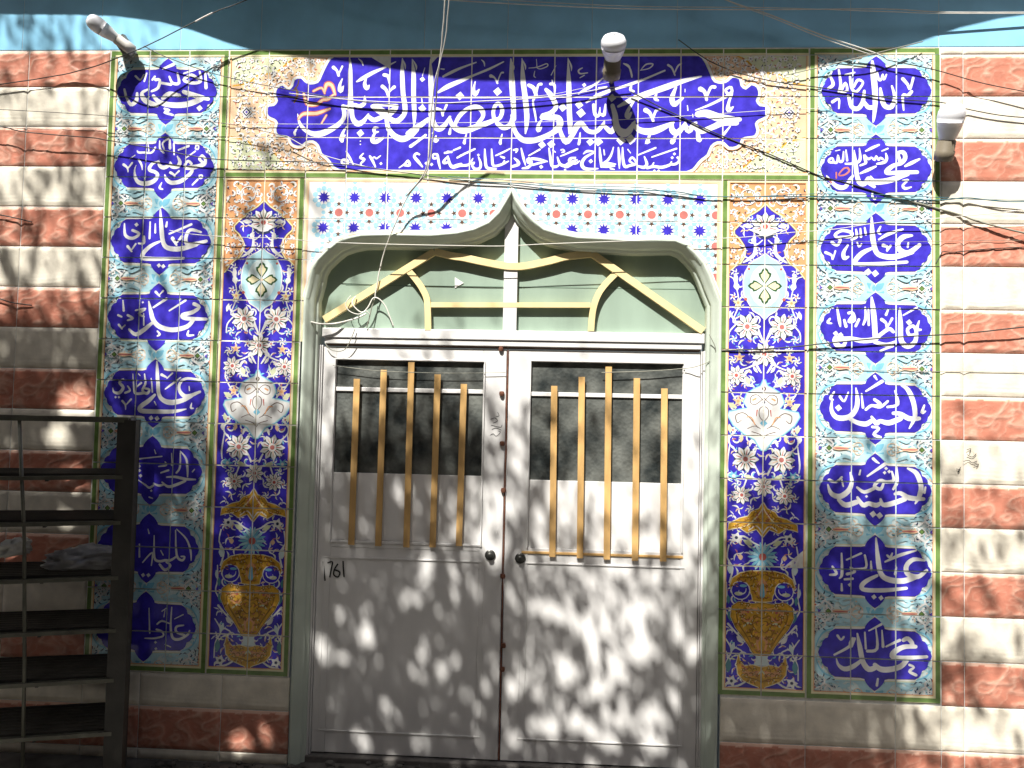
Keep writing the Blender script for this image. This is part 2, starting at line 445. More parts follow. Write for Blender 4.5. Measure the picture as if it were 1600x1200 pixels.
# --- columns of names
def names_panel(side):
    x0, x1 = (1.4, 2.0) if side > 0 else (-2.0, -1.4)
    lab = ('tall calligraphy tile strip right of the door, fully in sun at its top' if side > 0 else
           'tall calligraphy tile strip left of the door, dappled and partly hidden by the rack')
    root = empty('names_panel', ((x0+x1)/2, 0, Z1), lab, 'tile panel')
    pn = Panel([x0, x0+.2, x0+.4, x1], zrows(Z0, Z1), 'pale')
    pn.quad('pale', x0, x1, Z1, Z0)
    cx = 1.707*side; rnd = random.Random(3)
    cz = [3.127-.3722*k for k in range(8)]
    arabesque(pn, lambda x, z: x0+.035 < x < x1-.035, cx, None, cx, x1-.03 if side > 0 else cx+.27, Z1+.03, Z0-.02, .044, random.Random(8), 'cyan', ('sky', 'teal', 'peach', 'white'), .9)
    arabesque(pn, lambda x, z: x0+.036 < x < x1-.036 and abs(x-cx) > .17 and abs(((z-cz[0]+.186) % .3722)-.0) < .11 or x0+.036 < x < x1-.036 and abs(x-cx) > .17 and ((z-cz[0]+.186) % .3722) > .26, cx, None, cx+.16, cx+.27, Z1+.03, Z0-.02, .034, random.Random(9), 'white', ('navy', 'navy', 'teal', 'dgreen'), .9)
    # watery cyan strokes
    mids = [cz[0]+.372/2]+[c-.3722/2 for c in cz]
    for m in mids:
        if m > Z0-.02: m_ = m
        for sx in (-1, 1):
            for sz in (-1, 1):
                def q(a, b, w=.012): return (cx+sx*a, m+sz*b, w)
                pn.stroke('cyan', [q(.0,.004,.05), q(.03,.012,.05), q(.06,.05,.03), q(.10,.068,.02), q(.18,.070,.024), q(.235,.09,.028), q(.262,.13,.02), q(.27,.17,.015)])
                pn.stroke('cyan', [q(.10,.05,.010), q(.14,.035,.016), q(.155,.05,.012), q(.135,.058,.008)])
                pn.stroke('cyan', [q(.26,.02,.012), q(.235,.045,.018), q(.20,.055,.012), q(.16,.045,.006)])
                pn.stroke('sky', [q(.185,.077,.005), q(.225,.092,.008), q(.25,.125,.006), q(.262,.16,.004)])
                pn.stroke('sky', [q(.0,.0,.035), q(.02,.008,.03), q(.035,.02,.01)])
                pn.stroke('white', [q(.262,.022,.006), q(.232,.040,.009), q(.222,.065,.006), q(.245,.085,.003)])
                pn.stroke('white', [q(.205,.0,.006), q(.19,.02,.008), q(.215,.042,.008), q(.25,.06,.004)])
                for (a, b, an, L) in ((.232,.075,2.2,.020),(.212,.066,2.9,.020),(.253,.070,1.6,.02),(.268,.060,1.2,.013),(.182,.030,.7,.018),(.19,.066,3.3,.018),(.270,.036,1.9,.012),(.240,.033,.5,.018),(.267,.088,1.7,.012),(.226,.052,.1,.016)):
                    an2 = an if sx > 0 else math.pi-an; an2 = an2 if sz > 0 else -an2
                    leafs(pn, 'navy', cx+sx*a, m+sz*b, an2, L, .006)
                # salmon palmette
                pn.stroke('peach', [q(.19,.0,.008), q(.165,.006,.008), q(.13,.004,.004), q(.10,.014,.004), (cx+sx*.08, m+sz*.028, .003), q(.06,.022,.004), q(.055,.006,.005), q(.075,.0,.004)])
                pn.stroke('peach', [q(.105,.0,.003), q(.09,.012,.003), q(.075,.010,.003)])
                pn.stroke('pink', [q(.19,.001,.003), q(.16,.002,.004), q(.12,.001,.002)])
            pn.disc('white', (cx+sx*.208, m), .020, 4); pn.disc('dgreen', (cx+sx*.208, m), .0145, 4); pn.disc('green', (cx+sx*.208, m), .010, 4)
            pn.poly('violet', [(cx+sx*.242, m), (cx+sx*.258, m+.012), (cx+sx*.253, m), (cx+sx*.258, m-.012)])
            pn.disc('white', (cx+sx*.058, m+.0), .009, 8)
            pn.disc('rose', (cx+sx*.266, m+.028), .004, 5); pn.disc('rose', (cx+sx*.266, m-.028), .004, 5)
    def ring(c, kx, kz, m, add):
        out = []
        n = len(CART)
        for i, p in enumerate(CART):
            a = CART[(i-1) % n]; b = CART[(i+1) % n]; dx, dz = b[0]-a[0], b[1]-a[1]; l = math.hypot(dx, dz) or 1
            out.append((c[0]+p[0]-dz/l*add*-1*-1*-1, c[1]+p[1]+dx/l*add)) if False else out.append((c[0]+p[0]+(-dz/l)*add*-1, c[1]+p[1]+(dx/l)*add*-1*-1))
        pn.poly(m, out)
    for c in cz:
        C = (cx, c)
        for add, m in ((.019, 'cyan'), (.0155, 'lime'), (.011, 'white'), (.0035, 'brown'), (.0012, 'cobalt')): ring(C, 1, 1, m, add)
    inner = frame_lines(pn, x0, x1, Z1, Z0)
    # calligraphy, traced from the photograph
    if side > 0:
        f = V(1200, 0, 4)
        write(pn, 'white', f, '650,385,16 655,450,34 665,550,36 668,650,30 660,740,18 655,765,8|500,600,18 520,668,28 560,680,28 590,640,26 600,570,16|600,640,20 625,672,28 660,672,26|700,555,16 710,620,28 730,665,30 770,668,30 790,610,22 772,540,12|390,485,14 405,530,22 375,555,16|440,440,12 452,530,18 440,575,14|460,560,18 482,520,14 492,568,16 455,578,14|510,480,14 520,550,18 550,575,18 592,520,14 560,502,18 535,545,14|400,640,20 440,622,14 440,680,10|840,495,22 870,530,18 885,560,14 905,490,16|895,575,20 870,600,22 840,600,18 845,690,10|680,455,12 690,498,16 705,500,14 715,465,10 722,500,14 738,468,10|480,470,10 540,455,10')
        f = V(1270, 200, 8)
        write(pn, 'white', f, '1060,310,40 1130,310,52 1150,380,52 1100,440,50 1075,380,40 1060,330,40|1100,450,40 1010,470,50 930,530,60 930,565,50 1060,560,50 1300,555,46|1180,580,50 1100,605,60 1010,640,70 880,670,70 760,670,70 720,610,26|700,690,50 765,735,40|690,630,46 640,700,60 580,680,60 550,600,52 535,480,52 522,380,42 515,280,10|500,600,30 460,650,44 400,740,50 320,745,60 250,700,44 200,640,30 170,600,14|660,290,20 740,250,36 825,212,24|590,570,20 680,530,40 785,482,24|1150,480,25 1230,440,45 1328,392,24|860,290,15 935,258,22|910,320,18 922,380,36 890,430,40 800,450,24|870,390,30 842,372,22 820,400,30 790,350,18 770,400,30 730,370,20 700,390,30 660,370,36 640,340,30 652,400,36 660,440,30 590,470,24|580,258,14 590,380,36 560,430,36 480,450,30 405,450,24|410,280,18 425,410,28|380,300,18 370,410,30 330,420,30 310,340,18 300,430,30 260,430,30 240,380,25 200,400,30 205,430,30 255,435,25|280,290,12 335,278,12|1120,660,22 1190,650,20 1120,720,30 1150,760,35 1225,742,16|750,790,16 740,850,26 770,890,26 792,868,12')
        write(pn, 'pink', f, '430,500,26 452,540,24 390,590,20 320,590,18 380,512,20 430,500,20|290,560,20 290,630,18|150,640,12 190,650,22 230,690,18')
        f = V(1240, 280, 4.444)
        write(pn, 'white', f, '820,392,16 760,402,34 722,445,34 735,492,36 795,512,36 872,458,26|820,505,34 700,540,38 620,535,36 575,510,34 555,450,34 545,380,34 540,265,12|545,480,18 480,510,32 430,560,32 432,588,30 520,592,28 785,576,20|265,440,22 300,460,18 322,420,20 285,390,20 335,358,20 400,372,24 390,400,22 320,402,16|432,350,12 436,400,20 400,420,14|462,345,12 466,400,18|492,338,12 500,385,16|220,510,20 262,530,16 268,560,10 288,500,12|620,460,24 650,472,18 645,502,10 672,462,16|375,460,12 345,510,24 350,550,28 378,540,14|602,330,12 585,368,18 602,382,12|795,440,10 790,472,14|590,420,12 660,380,24 757,348,12|515,645,24|565,655,24|440,440,10 452,470,12 470,450,10')
        write(pn, 'white', f, '540,822,14 550,900,34 560,1000,36 565,1105,34|735,900,14 740,1000,32 745,1120,34 790,1160,36 840,1130,30 850,1060,24 828,1020,22 790,1042,22 802,1082,22 845,1078,18|690,1060,22 660,1040,26 600,1080,26 560,1112,34 480,1122,34 400,1108,30 350,1110,34 290,1108,40 300,1150,36 340,1160,28 362,1120,20|560,1130,24 640,1150,26 705,1128,16|600,1192,12 685,1158,20|290,1072,18|325,1082,18|800,995,20|300,895,12 315,980,22 322,1022,12|350,980,18 362,1022,22|380,930,20 410,930,20 420,980,22 380,990,18 400,952,12|452,975,18 430,1020,18|495,890,10 500,960,20 482,1010,14|518,900,12 520,1012,16|250,970,14 235,995,18 262,1002,10|610,975,24 640,1000,18 645,1032,10 682,968,18|655,905,12 640,942,18|870,985,10 855,1040,22 882,1046,14|760,945,10 852,893,14')
        f = V(1240, 550, 4.444)
        write(pn, 'white', f, '745,232,12 790,262,30 830,350,32 840,450,28 802,530,10|870,462,26 800,462,34 740,430,30 690,425,22|740,462,34 660,492,36 600,480,28 572,494,34 540,450,16|542,476,28 500,500,34 440,490,30 392,465,26|430,250,8 442,330,28 430,400,32 380,452,36 300,455,34 262,405,26 265,340,12|310,388,22|470,290,10 480,385,18|560,330,20 600,360,22 572,370,16|500,400,18 540,372,20 600,382,20 652,342,16|650,382,16 722,362,20 702,270,12|500,272,12 612,204,24|560,168,18 576,192,10|545,520,18 592,530,16 555,572,22 602,592,18|278,278,12 255,320,20 272,332,12|320,310,18 350,342,14 376,280,10|905,370,12 890,420,22 912,412,12|845,375,12 832,420,14')
        write(pn, 'white', f, '790,808,14 850,842,32 882,930,32 870,1000,30 842,1052,10|900,1020,24 800,1012,34 740,980,28 702,985,20|770,1020,32 680,1052,34 620,1060,30 602,1022,16|600,1050,24 570,1064,32 520,1052,30 480,1062,32 442,1010,18|440,1040,32 360,1062,36 310,1025,24|392,838,14 402,900,28 380,960,34 320,1002,36 260,982,30 235,920,10|680,830,12 692,890,22 640,902,22 600,890,20 560,930,24 602,952,22 622,912,16|560,945,22 490,972,24 440,940,16|712,798,12 716,900,22 690,952,16|640,808,12|662,830,12|630,838,12|510,862,12 632,778,24|550,740,20 575,762,16 592,772,8|245,888,22 290,902,16 332,868,14|330,880,12 342,932,10|505,1002,10|550,1125,22|595,1135,22|912,938,12 905,976,18|462,820,10 455,850,14')
        f = V(1240, 820, 3.158)
        write(pn, 'white', f, '645,175,10 590,170,20 555,202,22 562,242,24 612,255,22 655,224,14|600,256,24 540,276,26 470,270,26 430,242,24 415,170,22 405,65,8|410,250,14 360,275,20 335,300,22 350,320,20 450,322,20 555,312,14|450,182,8 520,150,16 602,126,8|235,140,8 237,240,14 225,262,8|190,205,10 210,240,14 178,246,10|262,242,14 302,230,12 280,210,12|260,172,8 332,140,10|290,265,12 250,268,10|350,150,10 356,210,12 300,218,10|380,180,8 382,222,12|395,355,12|430,360,12|275,295,9|505,208,8 500,242,14|235,290,8 236,322,12|460,150,10 475,160,12 485,140,8')
        write(pn, 'white', f, '540,568,18 562,560,20 584,588,20 562,602,16|600,600,18 540,602,22 490,632,26 505,656,24 655,650,14|560,660,24 530,695,24 480,712,26 430,712,26 400,690,20|410,700,22 370,712,26 340,672,24 325,600,22 313,536,8|330,672,16 290,700,22 250,710,22 220,690,14 210,660,6|435,520,6 440,600,14|405,510,6 410,610,14 362,622,14|350,530,8 355,610,10|290,560,14 280,580,16 270,602,14 200,640,10|455,600,8 522,568,14|370,522,6 432,490,12|570,690,12 592,702,10 570,722,14 602,740,14|215,545,12 232,566,10 246,552,10|415,760,10 410,792,12|300,560,12 285,600,10')
    else:
        f = V(0, 0, 4)
        write(pn, 'white', f, '1305,622,22 1230,602,34 1150,575,26|1260,622,34 1180,652,38 1080,658,36 1000,640,30 960,600,20|1125,596,18 1060,588,32 1020,615,26|980,660,30 910,630,34 890,585,24 930,560,12|860,585,16 855,630,28 820,655,24 788,600,12|1285,452,12 1290,550,22|1250,450,12 1256,510,20 1200,520,20 1150,500,20 1200,470,20 1248,502,14|1110,458,12 1120,520,20 1080,520,18 1060,480,12|1070,530,18 1010,520,16|975,500,20 1000,502,18 990,550,20 950,572,14|970,480,14 955,500,14|1020,432,12 1086,404,22|1150,460,10 1222,438,14|850,478,14 880,502,12 902,470,10|780,560,14 790,602,18|1030,680,14 1062,690,12 1030,702,18 1082,720,14|1250,678,20|920,460,10 905,510,12')
        f = V(170, 190, 8.889)
        write(pn, 'white', f, '1300,480,50 1345,525,40 1330,590,60 1250,622,60 1140,642,70 1070,640,50 1068,590,40 1110,552,40 1152,590,40|1150,620,40 1160,690,50 1100,760,56 1000,832,60 880,852,60 810,810,50 780,740,16|1300,480,40 1262,520,40 1312,572,40|955,485,20 990,560,50 960,625,60 880,622,60 858,570,30|860,600,40 770,640,60 710,612,50 690,550,26|700,560,30 620,580,40 570,640,50 582,682,50 640,700,50 682,740,50 640,820,60 540,862,70 430,852,60 375,780,44 363,680,20 385,605,8|420,530,28 458,600,30 470,672,12|710,270,16 716,380,30 770,440,18|832,238,28 750,300,25 772,382,20|850,260,30 852,372,40|905,310,26 910,460,22|650,360,25 600,432,30 500,432,30 420,432,30 400,408,16|550,320,14 560,410,20|370,470,14 290,522,8|970,395,22 1112,343,36|1215,335,22 1250,340,22 1245,385,22 1210,380,22 1215,335,20|1205,415,25 1070,512,16|1262,750,22 1300,750,22 1300,788,22 1265,788,22 1262,750,20|1240,810,30 1168,882,24|210,600,40 260,642,30 272,700,18|272,650,20 330,575,28|860,710,40 910,742,30 922,778,16|915,750,18 978,688,28|740,850,14 710,920,36 752,942,22')
        f = V(0, 300, 4)
        write(pn, 'white', f, '1258,252,14 1190,238,22 1163,290,24 1182,330,28 1292,308,20|1230,328,28 1130,356,32 1050,350,30 1020,310,28 1010,220,28 1004,112,10|1000,310,14 940,340,24 893,392,28 922,418,28 1152,415,16|780,198,8 785,270,20 830,290,20 872,262,18 830,240,18|900,280,18 902,320,14 868,322,12|940,188,10 936,290,14|972,200,8 972,255,12|855,205,14|800,340,18 825,372,12|826,360,10 850,325,12|1080,290,24 1105,332,14|1106,318,10 1138,280,20|1045,188,10 1040,216,16|1060,262,12 1198,203,16|995,460,14|1022,465,14')
        write(pn, 'white', f, '1215,700,24 1248,720,20 1205,752,26 1142,770,26 1165,790,26 1292,795,18|1210,800,24 1170,842,28 1080,862,30 1000,842,30 960,802,30 945,750,26 932,685,10|960,812,18 900,862,28 850,890,26 808,858,14|770,678,8 775,742,16|740,770,14 762,780,12|800,770,16 832,790,16 800,802,12|850,740,12 912,730,14 870,760,16 902,780,12|960,722,12 1042,668,18|1060,742,10 1162,678,14|975,625,18 1000,652,10|1001,640,8 1022,618,12|745,830,16 765,856,10|766,848,8 782,834,10|900,760,8 900,832,10|1180,868,10 1175,896,16 1212,895,10|985,870,10 1000,890,14 985,900,10|895,690,8')
        f = V(160, 540, 8.571)
        write(pn, 'white', f, '1320,462,30 1150,440,34 1060,480,40 1028,560,42 1060,640,52 1140,682,60 1312,618,34|1200,672,50 1080,732,62 930,762,72 820,732,62 760,652,52 747,500,52 742,350,46 735,215,22|705,660,36 620,740,60 512,820,62 522,872,62 700,882,60 950,882,52 1125,850,16|660,440,16 672,622,22|570,380,16 580,500,30 540,600,36 600,642,40 632,590,30 570,572,28|560,632,40 450,642,36 425,570,26 418,380,12|340,540,18 372,600,30 308,632,30|295,448,18 230,490,36 282,560,42 230,632,46 160,622,30 142,570,14|460,552,18 522,500,30|845,582,18 940,512,30 1055,428,16|180,690,18|225,690,18|655,970,34|735,975,34|270,740,30 310,792,24 315,855,12|314,800,16 388,718,26|800,390,40 860,422,24|870,440,16 945,370,24|490,380,18 512,402,12|700,750,16 722,795,16|1200,770,12 1188,832,30 1222,840,16|1165,545,12 1170,600,18')
        f = V(160, 660, 6)
        write(pn, 'white', f, '735,270,10 790,340,20 802,440,22 802,510,12|735,285,12 730,420,20 698,472,18|875,535,14 780,530,26 690,510,24 605,512,12|780,548,24 700,582,28 620,602,26 562,560,14|570,585,20 528,592,22 482,570,14|480,590,20 440,612,22 402,580,14|410,590,20 370,562,12 340,540,10|650,290,10 655,402,16|550,472,14 622,448,20|560,318,12 300,346,14|530,412,12 602,402,18 590,370,12|350,410,16|350,450,16|360,500,18|848,462,14 868,438,10|460,640,12|440,700,14 472,712,12|490,255,8 502,292,12')
        f = V(160, 860, 6)
        write(pn, 'white', f, '690,-190,10 700,40,22 750,92,22 775,60,18 742,55,14|700,-200,10 790,-110,18 830,0,20 836,92,10|488,-140,10 490,60,22 530,100,24 590,92,24 640,92,24 692,60,18|540,130,22 590,182,26 642,140,22 602,110,16|380,112,12 470,20,18 462,140,12|385,230,20|435,230,20|430,-200,10 440,-160,14|550,0,10 572,42,12|350,-60,12 350,60,18')
        write(pn, 'white', f, '655,530,10 645,700,20 660,812,26 720,832,26 800,790,22 822,750,14|765,700,14 700,712,22 698,762,24 772,792,22|680,640,8 762,600,12|440,540,10 446,772,16|515,690,16 560,660,18 632,682,12|510,740,20 562,760,20 572,800,18 490,822,18 400,822,10|590,880,10 642,902,12|500,860,14|505,920,14|560,570,10 602,540,10|590,560,8 580,622,10')
    pn.build(root)
names_panel(1); names_panel(-1)

# --- the large inscription
IX0, IX1, IZ0 = -1.4, 1.4, 2.7
root = empty('inscription_panel', (0, 0, IZ0), 'wide blue tile sign with large white Arabic lettering above the door', 'tile panel')
pn = Panel([-1.4+.2*i for i in range(15)], zrows(Z0, IZ0), 'cream')
pn.quad('peach', IX0, IX1, IZ0, Z0)
fv = V(1000, 60, 5.333)
_r = [(385,1112),(440,1090),(480,1040),(515,1005),(560,970),(590,900),(640,865),(700,872),(740,910),(800,905),(835,875),(850,835),(900,822),(955,812),(975,765),(962,712),(990,680),(1045,655),(1065,600),(1045,565),(1000,560),(970,520),(990,470),(975,410),(925,388),(880,425),(840,395),(828,340),(770,325),(735,355),(690,375),(620,362),(592,310),(562,240),(520,165),(470,140),(400,128)]
right = [W(1000+x/5.333, 60+y/5.333) for x, y in _r]
zc = (right[0][1]+right[-1][1])/2; AX = (W(1198, 178)[0]+W(418, 172)[0])/2
med = right+[(2*AX-x, z) for x, z in reversed(right)]
def inpoly(poly):
    def f(x, z, P=poly):
        c = False; j = len(P)-1
        for i in range(len(P)):
            if (P[i][1] > z) != (P[j][1] > z) and x < (P[j][0]-P[i][0])*(z-P[i][1])/(P[j][1]-P[i][1])+P[i][0]: c = not c
            j = i
        return c
    return f
isin = inpoly(med)
rnd = random.Random(11)
# corner fields of another ground colour, then leaf work
for sx in (-1, 1):
    for (za, zb) in ((IZ0, IZ0+.17), (Z0, Z0-.15)):
        pn.poly('lime', [(AX+sx*1.39, za), (AX+sx*1.39, za+(zb-za)*1.15), (AX+sx*1.30, za+(zb-za)*1.05), (AX+sx*1.24, za+(zb-za)*.8), (AX+sx*1.17, za+(zb-za)*.72), (AX+sx*1.08, za+(zb-za)*.3), (AX+sx*.98, za)])
        pn.stroke('gold', [(AX+sx*1.38, za+(zb-za)*1.2, .006), (AX+sx*1.30, za+(zb-za)*1.08, .009), (AX+sx*1.25, za+(zb-za)*.82, .007), (AX+sx*1.17, za+(zb-za)*.76, .008), (AX+sx*1.09, za+(zb-za)*.34, .008), (AX+sx*.97, za, .006)])
arabesque(pn, lambda x, z: (not isin(x, z)) and IX0+.04 < x < IX1-.04 and abs(x-AX) > .55 and IZ0+.03 < z < Z0-.03, AX, zc, AX, IX1, zc, Z0+.02, .034, rnd)
for sx in (-1, 1):
    c = (AX+sx*1.305, zc+.0)
    pn.disc('white', c, .028, 4); pn.disc('navy', c, .022, 4); pn.disc('white', c, .014, 4); pn.disc('violet', c, .007, 4)
def outlined(pn, poly, specs):
    n = len(poly); sg = sum(poly[i][0]*poly[(i+1) % n][1]-poly[(i+1) % n][0]*poly[i][1] for i in range(n))
    s = 1 if sg > 0 else -1
    for add, m in specs:
        out = []
        for i, p in enumerate(poly):
            a = poly[(i-1) % n]; b = poly[(i+1) % n]; dx, dz = b[0]-a[0], b[1]-a[1]; l = math.hypot(dx, dz) or 1
            out.append((p[0]+dz/l*add*s, p[1]-dx/l*add*s))
        pn.poly(m, out)
medS = [(p[0], p[1]) for p in smooth_pts([(*p, 0) for p in med], 2)]
outlined(pn, medS, ((.014, 'orange'), (.011, 'white'), (-.001, 'lime'), (-.003, 'cobalt')))
frame_lines(pn, IX0, IX1, IZ0, Z0, gl=0, gr=0)
A = V(480, 60, 8); B = V(640, 60, 8); Cc = V(800, 60, 8); D = V(960, 60, 6.667); E = V(450, 150, 8); Fv = V(520, 210, 8); Gv = V(700, 210, 8); H = V(880, 210, 8); Z3 = V(700, 60, 4); Z2 = V(340, 60, 4)
write(pn, 'white', A, '540,265,8 540,400,50 540,600,58 545,750,60 555,900,60 570,1000,60 625,1065,74 700,1040,60 765,950,26|770,980,50 830,1020,60 900,1000,60 970,965,60|720,725,18 715,810,50 650,850,56 590,832,50 500,862,60 455,850,50|620,540,20 700,495,52 820,428,48 950,370,28 1105,292,16|1190,250,12 1188,450,56 1200,700,60 1222,850,64 1210,950,62 1120,1035,70 1030,1000,64 985,950,80|815,850,50 890,890,92 985,945,96|1125,840,36 1090,890,74 1000,950,96|830,842,44 960,835,34 1110,840,44|1192,260,10 1222,330,22 1226,385,8|1312,258,8 1330,450,55 1330,700,60 1340,950,54 1335,1115,12|1322,270,10 1362,345,24 1362,395,8|1540,262,10 1545,480,60 1550,700,60 1548,960,66|330,365,48 372,405,32 394,465,36|396,450,18 440,352,26|440,508,16 408,590,40 420,655,66 455,598,14|742,485,16 718,570,46 748,622,58 775,585,14|960,455,44 1012,475,44 1025,560,18|940,600,50 988,645,40 1012,722,30|1010,690,20 1050,640,30 1088,608,46|640,252,8 682,292,22 698,338,10')
write(pn, 'white', E, '690,130,56 705,230,56 672,315,56 560,405,70 420,468,80 300,470,64 200,412,50 143,330,34 122,225,10|128,382,12 85,452,32 90,486,26|740,378,14 690,450,34 668,545,60 712,490,20|905,465,48|1128,398,20 1080,402,40 1082,450,42 1130,448,18|1085,465,30 1062,520,40 1082,575,54 1190,520,22|1230,210,60 1240,350,54 1270,432,64 1340,505,74 1430,538,82 1520,505,72 1610,420,60|1530,630,40 1600,580,34')
write(pn, 'white', B, '-20,1190,66 60,1130,66 150,1075,66 230,1010,50|262,262,10 265,480,60 270,700,60 276,950,64 310,1085,70 370,1132,74 440,1085,60 505,980,30|500,1000,40 530,1075,56 600,1135,74 700,1150,84 850,1100,74 980,1055,64 1090,1010,50|560,1095,44 620,975,54 720,885,54 830,858,64 905,900,64 915,980,50 850,1065,46|1060,1020,50 1045,920,46 1075,835,48 1120,815,44 1158,895,52 1135,985,50 1085,1020,50|1095,1060,56 1170,1115,66 1250,1090,64 1290,1000,60 1300,900,60 1285,700,64 1272,500,60 1264,255,14|1405,252,10 1412,500,54 1440,700,66 1462,900,64 1462,1080,52 1445,1190,12|420,475,26 520,425,40 640,370,30 832,300,16|360,672,30 480,600,62 690,510,44 800,462,28 1000,380,30 1175,293,16|630,720,54|1100,665,54|1015,470,46 1062,492,22 1098,560,24|1100,540,16 1140,440,18 1168,428,26|898,268,8 930,300,20 938,348,10|820,540,14 800,640,40 820,695,62 868,640,18|160,512,34|158,875,50|150,745,12 160,820,20|340,880,40 400,905,36 415,965,28|415,945,20 462,835,32|1270,280,10 1300,350,22 1302,395,8|1410,270,10 1445,340,22 1448,390,8|390,380,12 430,385,18|160,470,10 190,370,10')
write(pn, 'white', B, '285,1190,12 310,1140,10|500,1190,40 512,1120,20')
write(pn, 'white', Cc, '-8,260,8 5,500,56 12,700,62 20,900,62 28,1010,50|125,252,10 140,500,56 168,800,62 188,1000,60 170,1190,12|425,640,44 480,700,66 530,790,64 545,870,60 480,930,54 385,965,60|375,985,60 470,990,74 580,995,70 612,1070,60 560,1150,60 470,1200,60|210,585,44 270,622,52 300,705,44|302,690,26 328,585,30 365,572,38|300,720,50 262,790,24 290,950,26 302,1045,14|385,998,14 332,1080,40 330,1150,56 372,1105,16|480,570,36 530,585,36 532,705,16|635,865,52|840,830,50|862,932,58|1250,745,50|700,245,8 705,400,36 710,560,60 716,900,64 726,1090,60 712,1195,12|705,260,10 740,345,22 742,405,8|880,368,14 832,400,22 852,440,20 945,430,12|905,460,12 850,492,12|902,582,26|830,692,16 930,630,40 1032,578,26 1180,462,16|930,800,20 1050,725,50 1218,655,44|1240,652,24 1500,560,26 1620,515,22|1080,618,14 1185,605,18|210,372,8 320,360,14 430,318,14 442,350,14 350,384,12 300,360,10|305,262,8 312,352,10|285,410,8 275,470,14 295,490,10|550,340,8 490,460,12|1020,830,40 1040,950,46 1085,962,36 1100,865,14|1100,940,30 1150,955,44 1168,825,20|1520,795,22 1448,900,40 1440,975,54 1492,925,18|750,1200,50 800,1095,60 865,1055,56 905,1110,56 960,1160,56 1050,1165,56 1130,1090,48 1155,1035,16|1150,1090,40 1190,1130,56 1240,1165,66 1290,1110,66|1280,862,16 1290,960,66 1305,1100,70 1370,1160,74 1440,1160,64 1500,1090,46 1532,1035,16|1200,370,10 1250,365,14 1270,420,16 1210,430,14|1400,320,14 1470,370,22 1502,470,16')
write(pn, 'white', D, '-20,700,44 5,800,52 28,920,62 80,990,74 150,972,64 215,865,16|195,890,40 260,955,60 380,972,74 500,932,64 615,875,26|600,880,30 600,950,60 645,985,64 700,940,50 745,865,16|735,900,44 775,962,62 822,900,46 850,880,30|830,900,44 890,965,60 985,955,36|870,790,66 960,782,80 1100,828,84 1305,845,44|1270,880,56 1130,880,66 1040,918,60 930,962,50|40,710,26 180,640,58 300,590,62 380,562,62 560,500,64 700,450,50 905,396,16|0,532,20 200,470,24 525,335,18|845,748,12 1000,690,26 1195,592,30|1200,512,28 1158,540,28 1180,580,30 1222,560,30 1215,512,26|1222,580,26 1188,680,30 1190,745,56 1236,715,16|895,528,52 940,560,38 960,640,30|962,610,22 1002,515,30 1044,508,38|325,748,52 370,780,38 404,860,28|405,830,22 432,755,28 475,742,24|560,278,26 600,310,20 630,385,16|632,350,14 660,290,18 695,262,18|442,568,12 425,625,38 455,645,22|642,508,24 600,620,52 622,685,58 665,660,40 712,622,26|188,678,20 130,780,40 142,822,46 178,778,16|372,990,20 345,1070,40 330,1085,34 365,1080,20|645,1010,20 600,1080,50 625,1070,26|868,975,36 880,1060,52 905,1045,20|182,468,14 168,535,32 202,552,22|1205,918,16 1138,1000,30|70,1065,48|170,1050,50|280,322,8 332,270,16 402,268,14 362,312,12 270,332,8|95,262,12 152,292,20 182,405,14|735,530,8 735,560,8|760,700,10 765,750,14|815,790,8 818,820,10')
write(pn, 'white', Z3, '690,545,24 650,590,30 560,632,36 480,638,36 432,602,30 408,545,24 400,480,20|688,520,22 705,590,26 738,648,34 780,600,30 812,550,26 845,540,26 870,575,26|115,598,8 100,652,18|338,600,8 325,652,18|826,590,8 820,652,18|655,285,8 650,260,6')
write(pn, 'white', Gv, '1175,130,48|1290,122,50|215,50,20 205,110,36|660,50,20 655,115,36')
write(pn, 'white', H, '340,95,48|440,90,56|725,80,52|845,76,52|205,60,16 195,120,34|1045,50,16 1050,105,36|1355,50,16 1355,105,36')
write(pn, 'white', Fv, '130,320,30 182,322,32 186,362,32 130,372,32 114,342,30 128,320,30|168,215,14 210,290,32 255,375,16|382,238,16 342,290,30 395,312,32 350,365,24 362,392,14|460,268,16 480,302,24 520,284,20 545,302,22 596,268,16|466,276,30 500,335,34 532,405,20|602,365,20|828,418,12 900,370,26 940,330,32 960,385,36 895,388,24|1082,252,24 1045,238,30 1020,280,36 1070,342,40 1120,405,20|1168,362,22|1235,376,22|1305,250,30 1258,250,26 1258,300,26 1308,292,32|1312,262,28 1325,350,32 1342,428,18|1485,218,28 1400,232,28|1440,272,20 1388,335,34 1395,358,34 1440,348,26|1445,290,22 1465,370,36 1500,402,38 1550,385,34 1605,372,34|1508,196,16 1588,168,28|1556,292,16 1605,262,28|1160,10,36 980,150,36|1290,20,20 1280,85,44 1320,70,20|110,40,40 118,85,46|345,85,10|345,125,10|480,60,30 500,95,40 560,95,40 640,40,20')
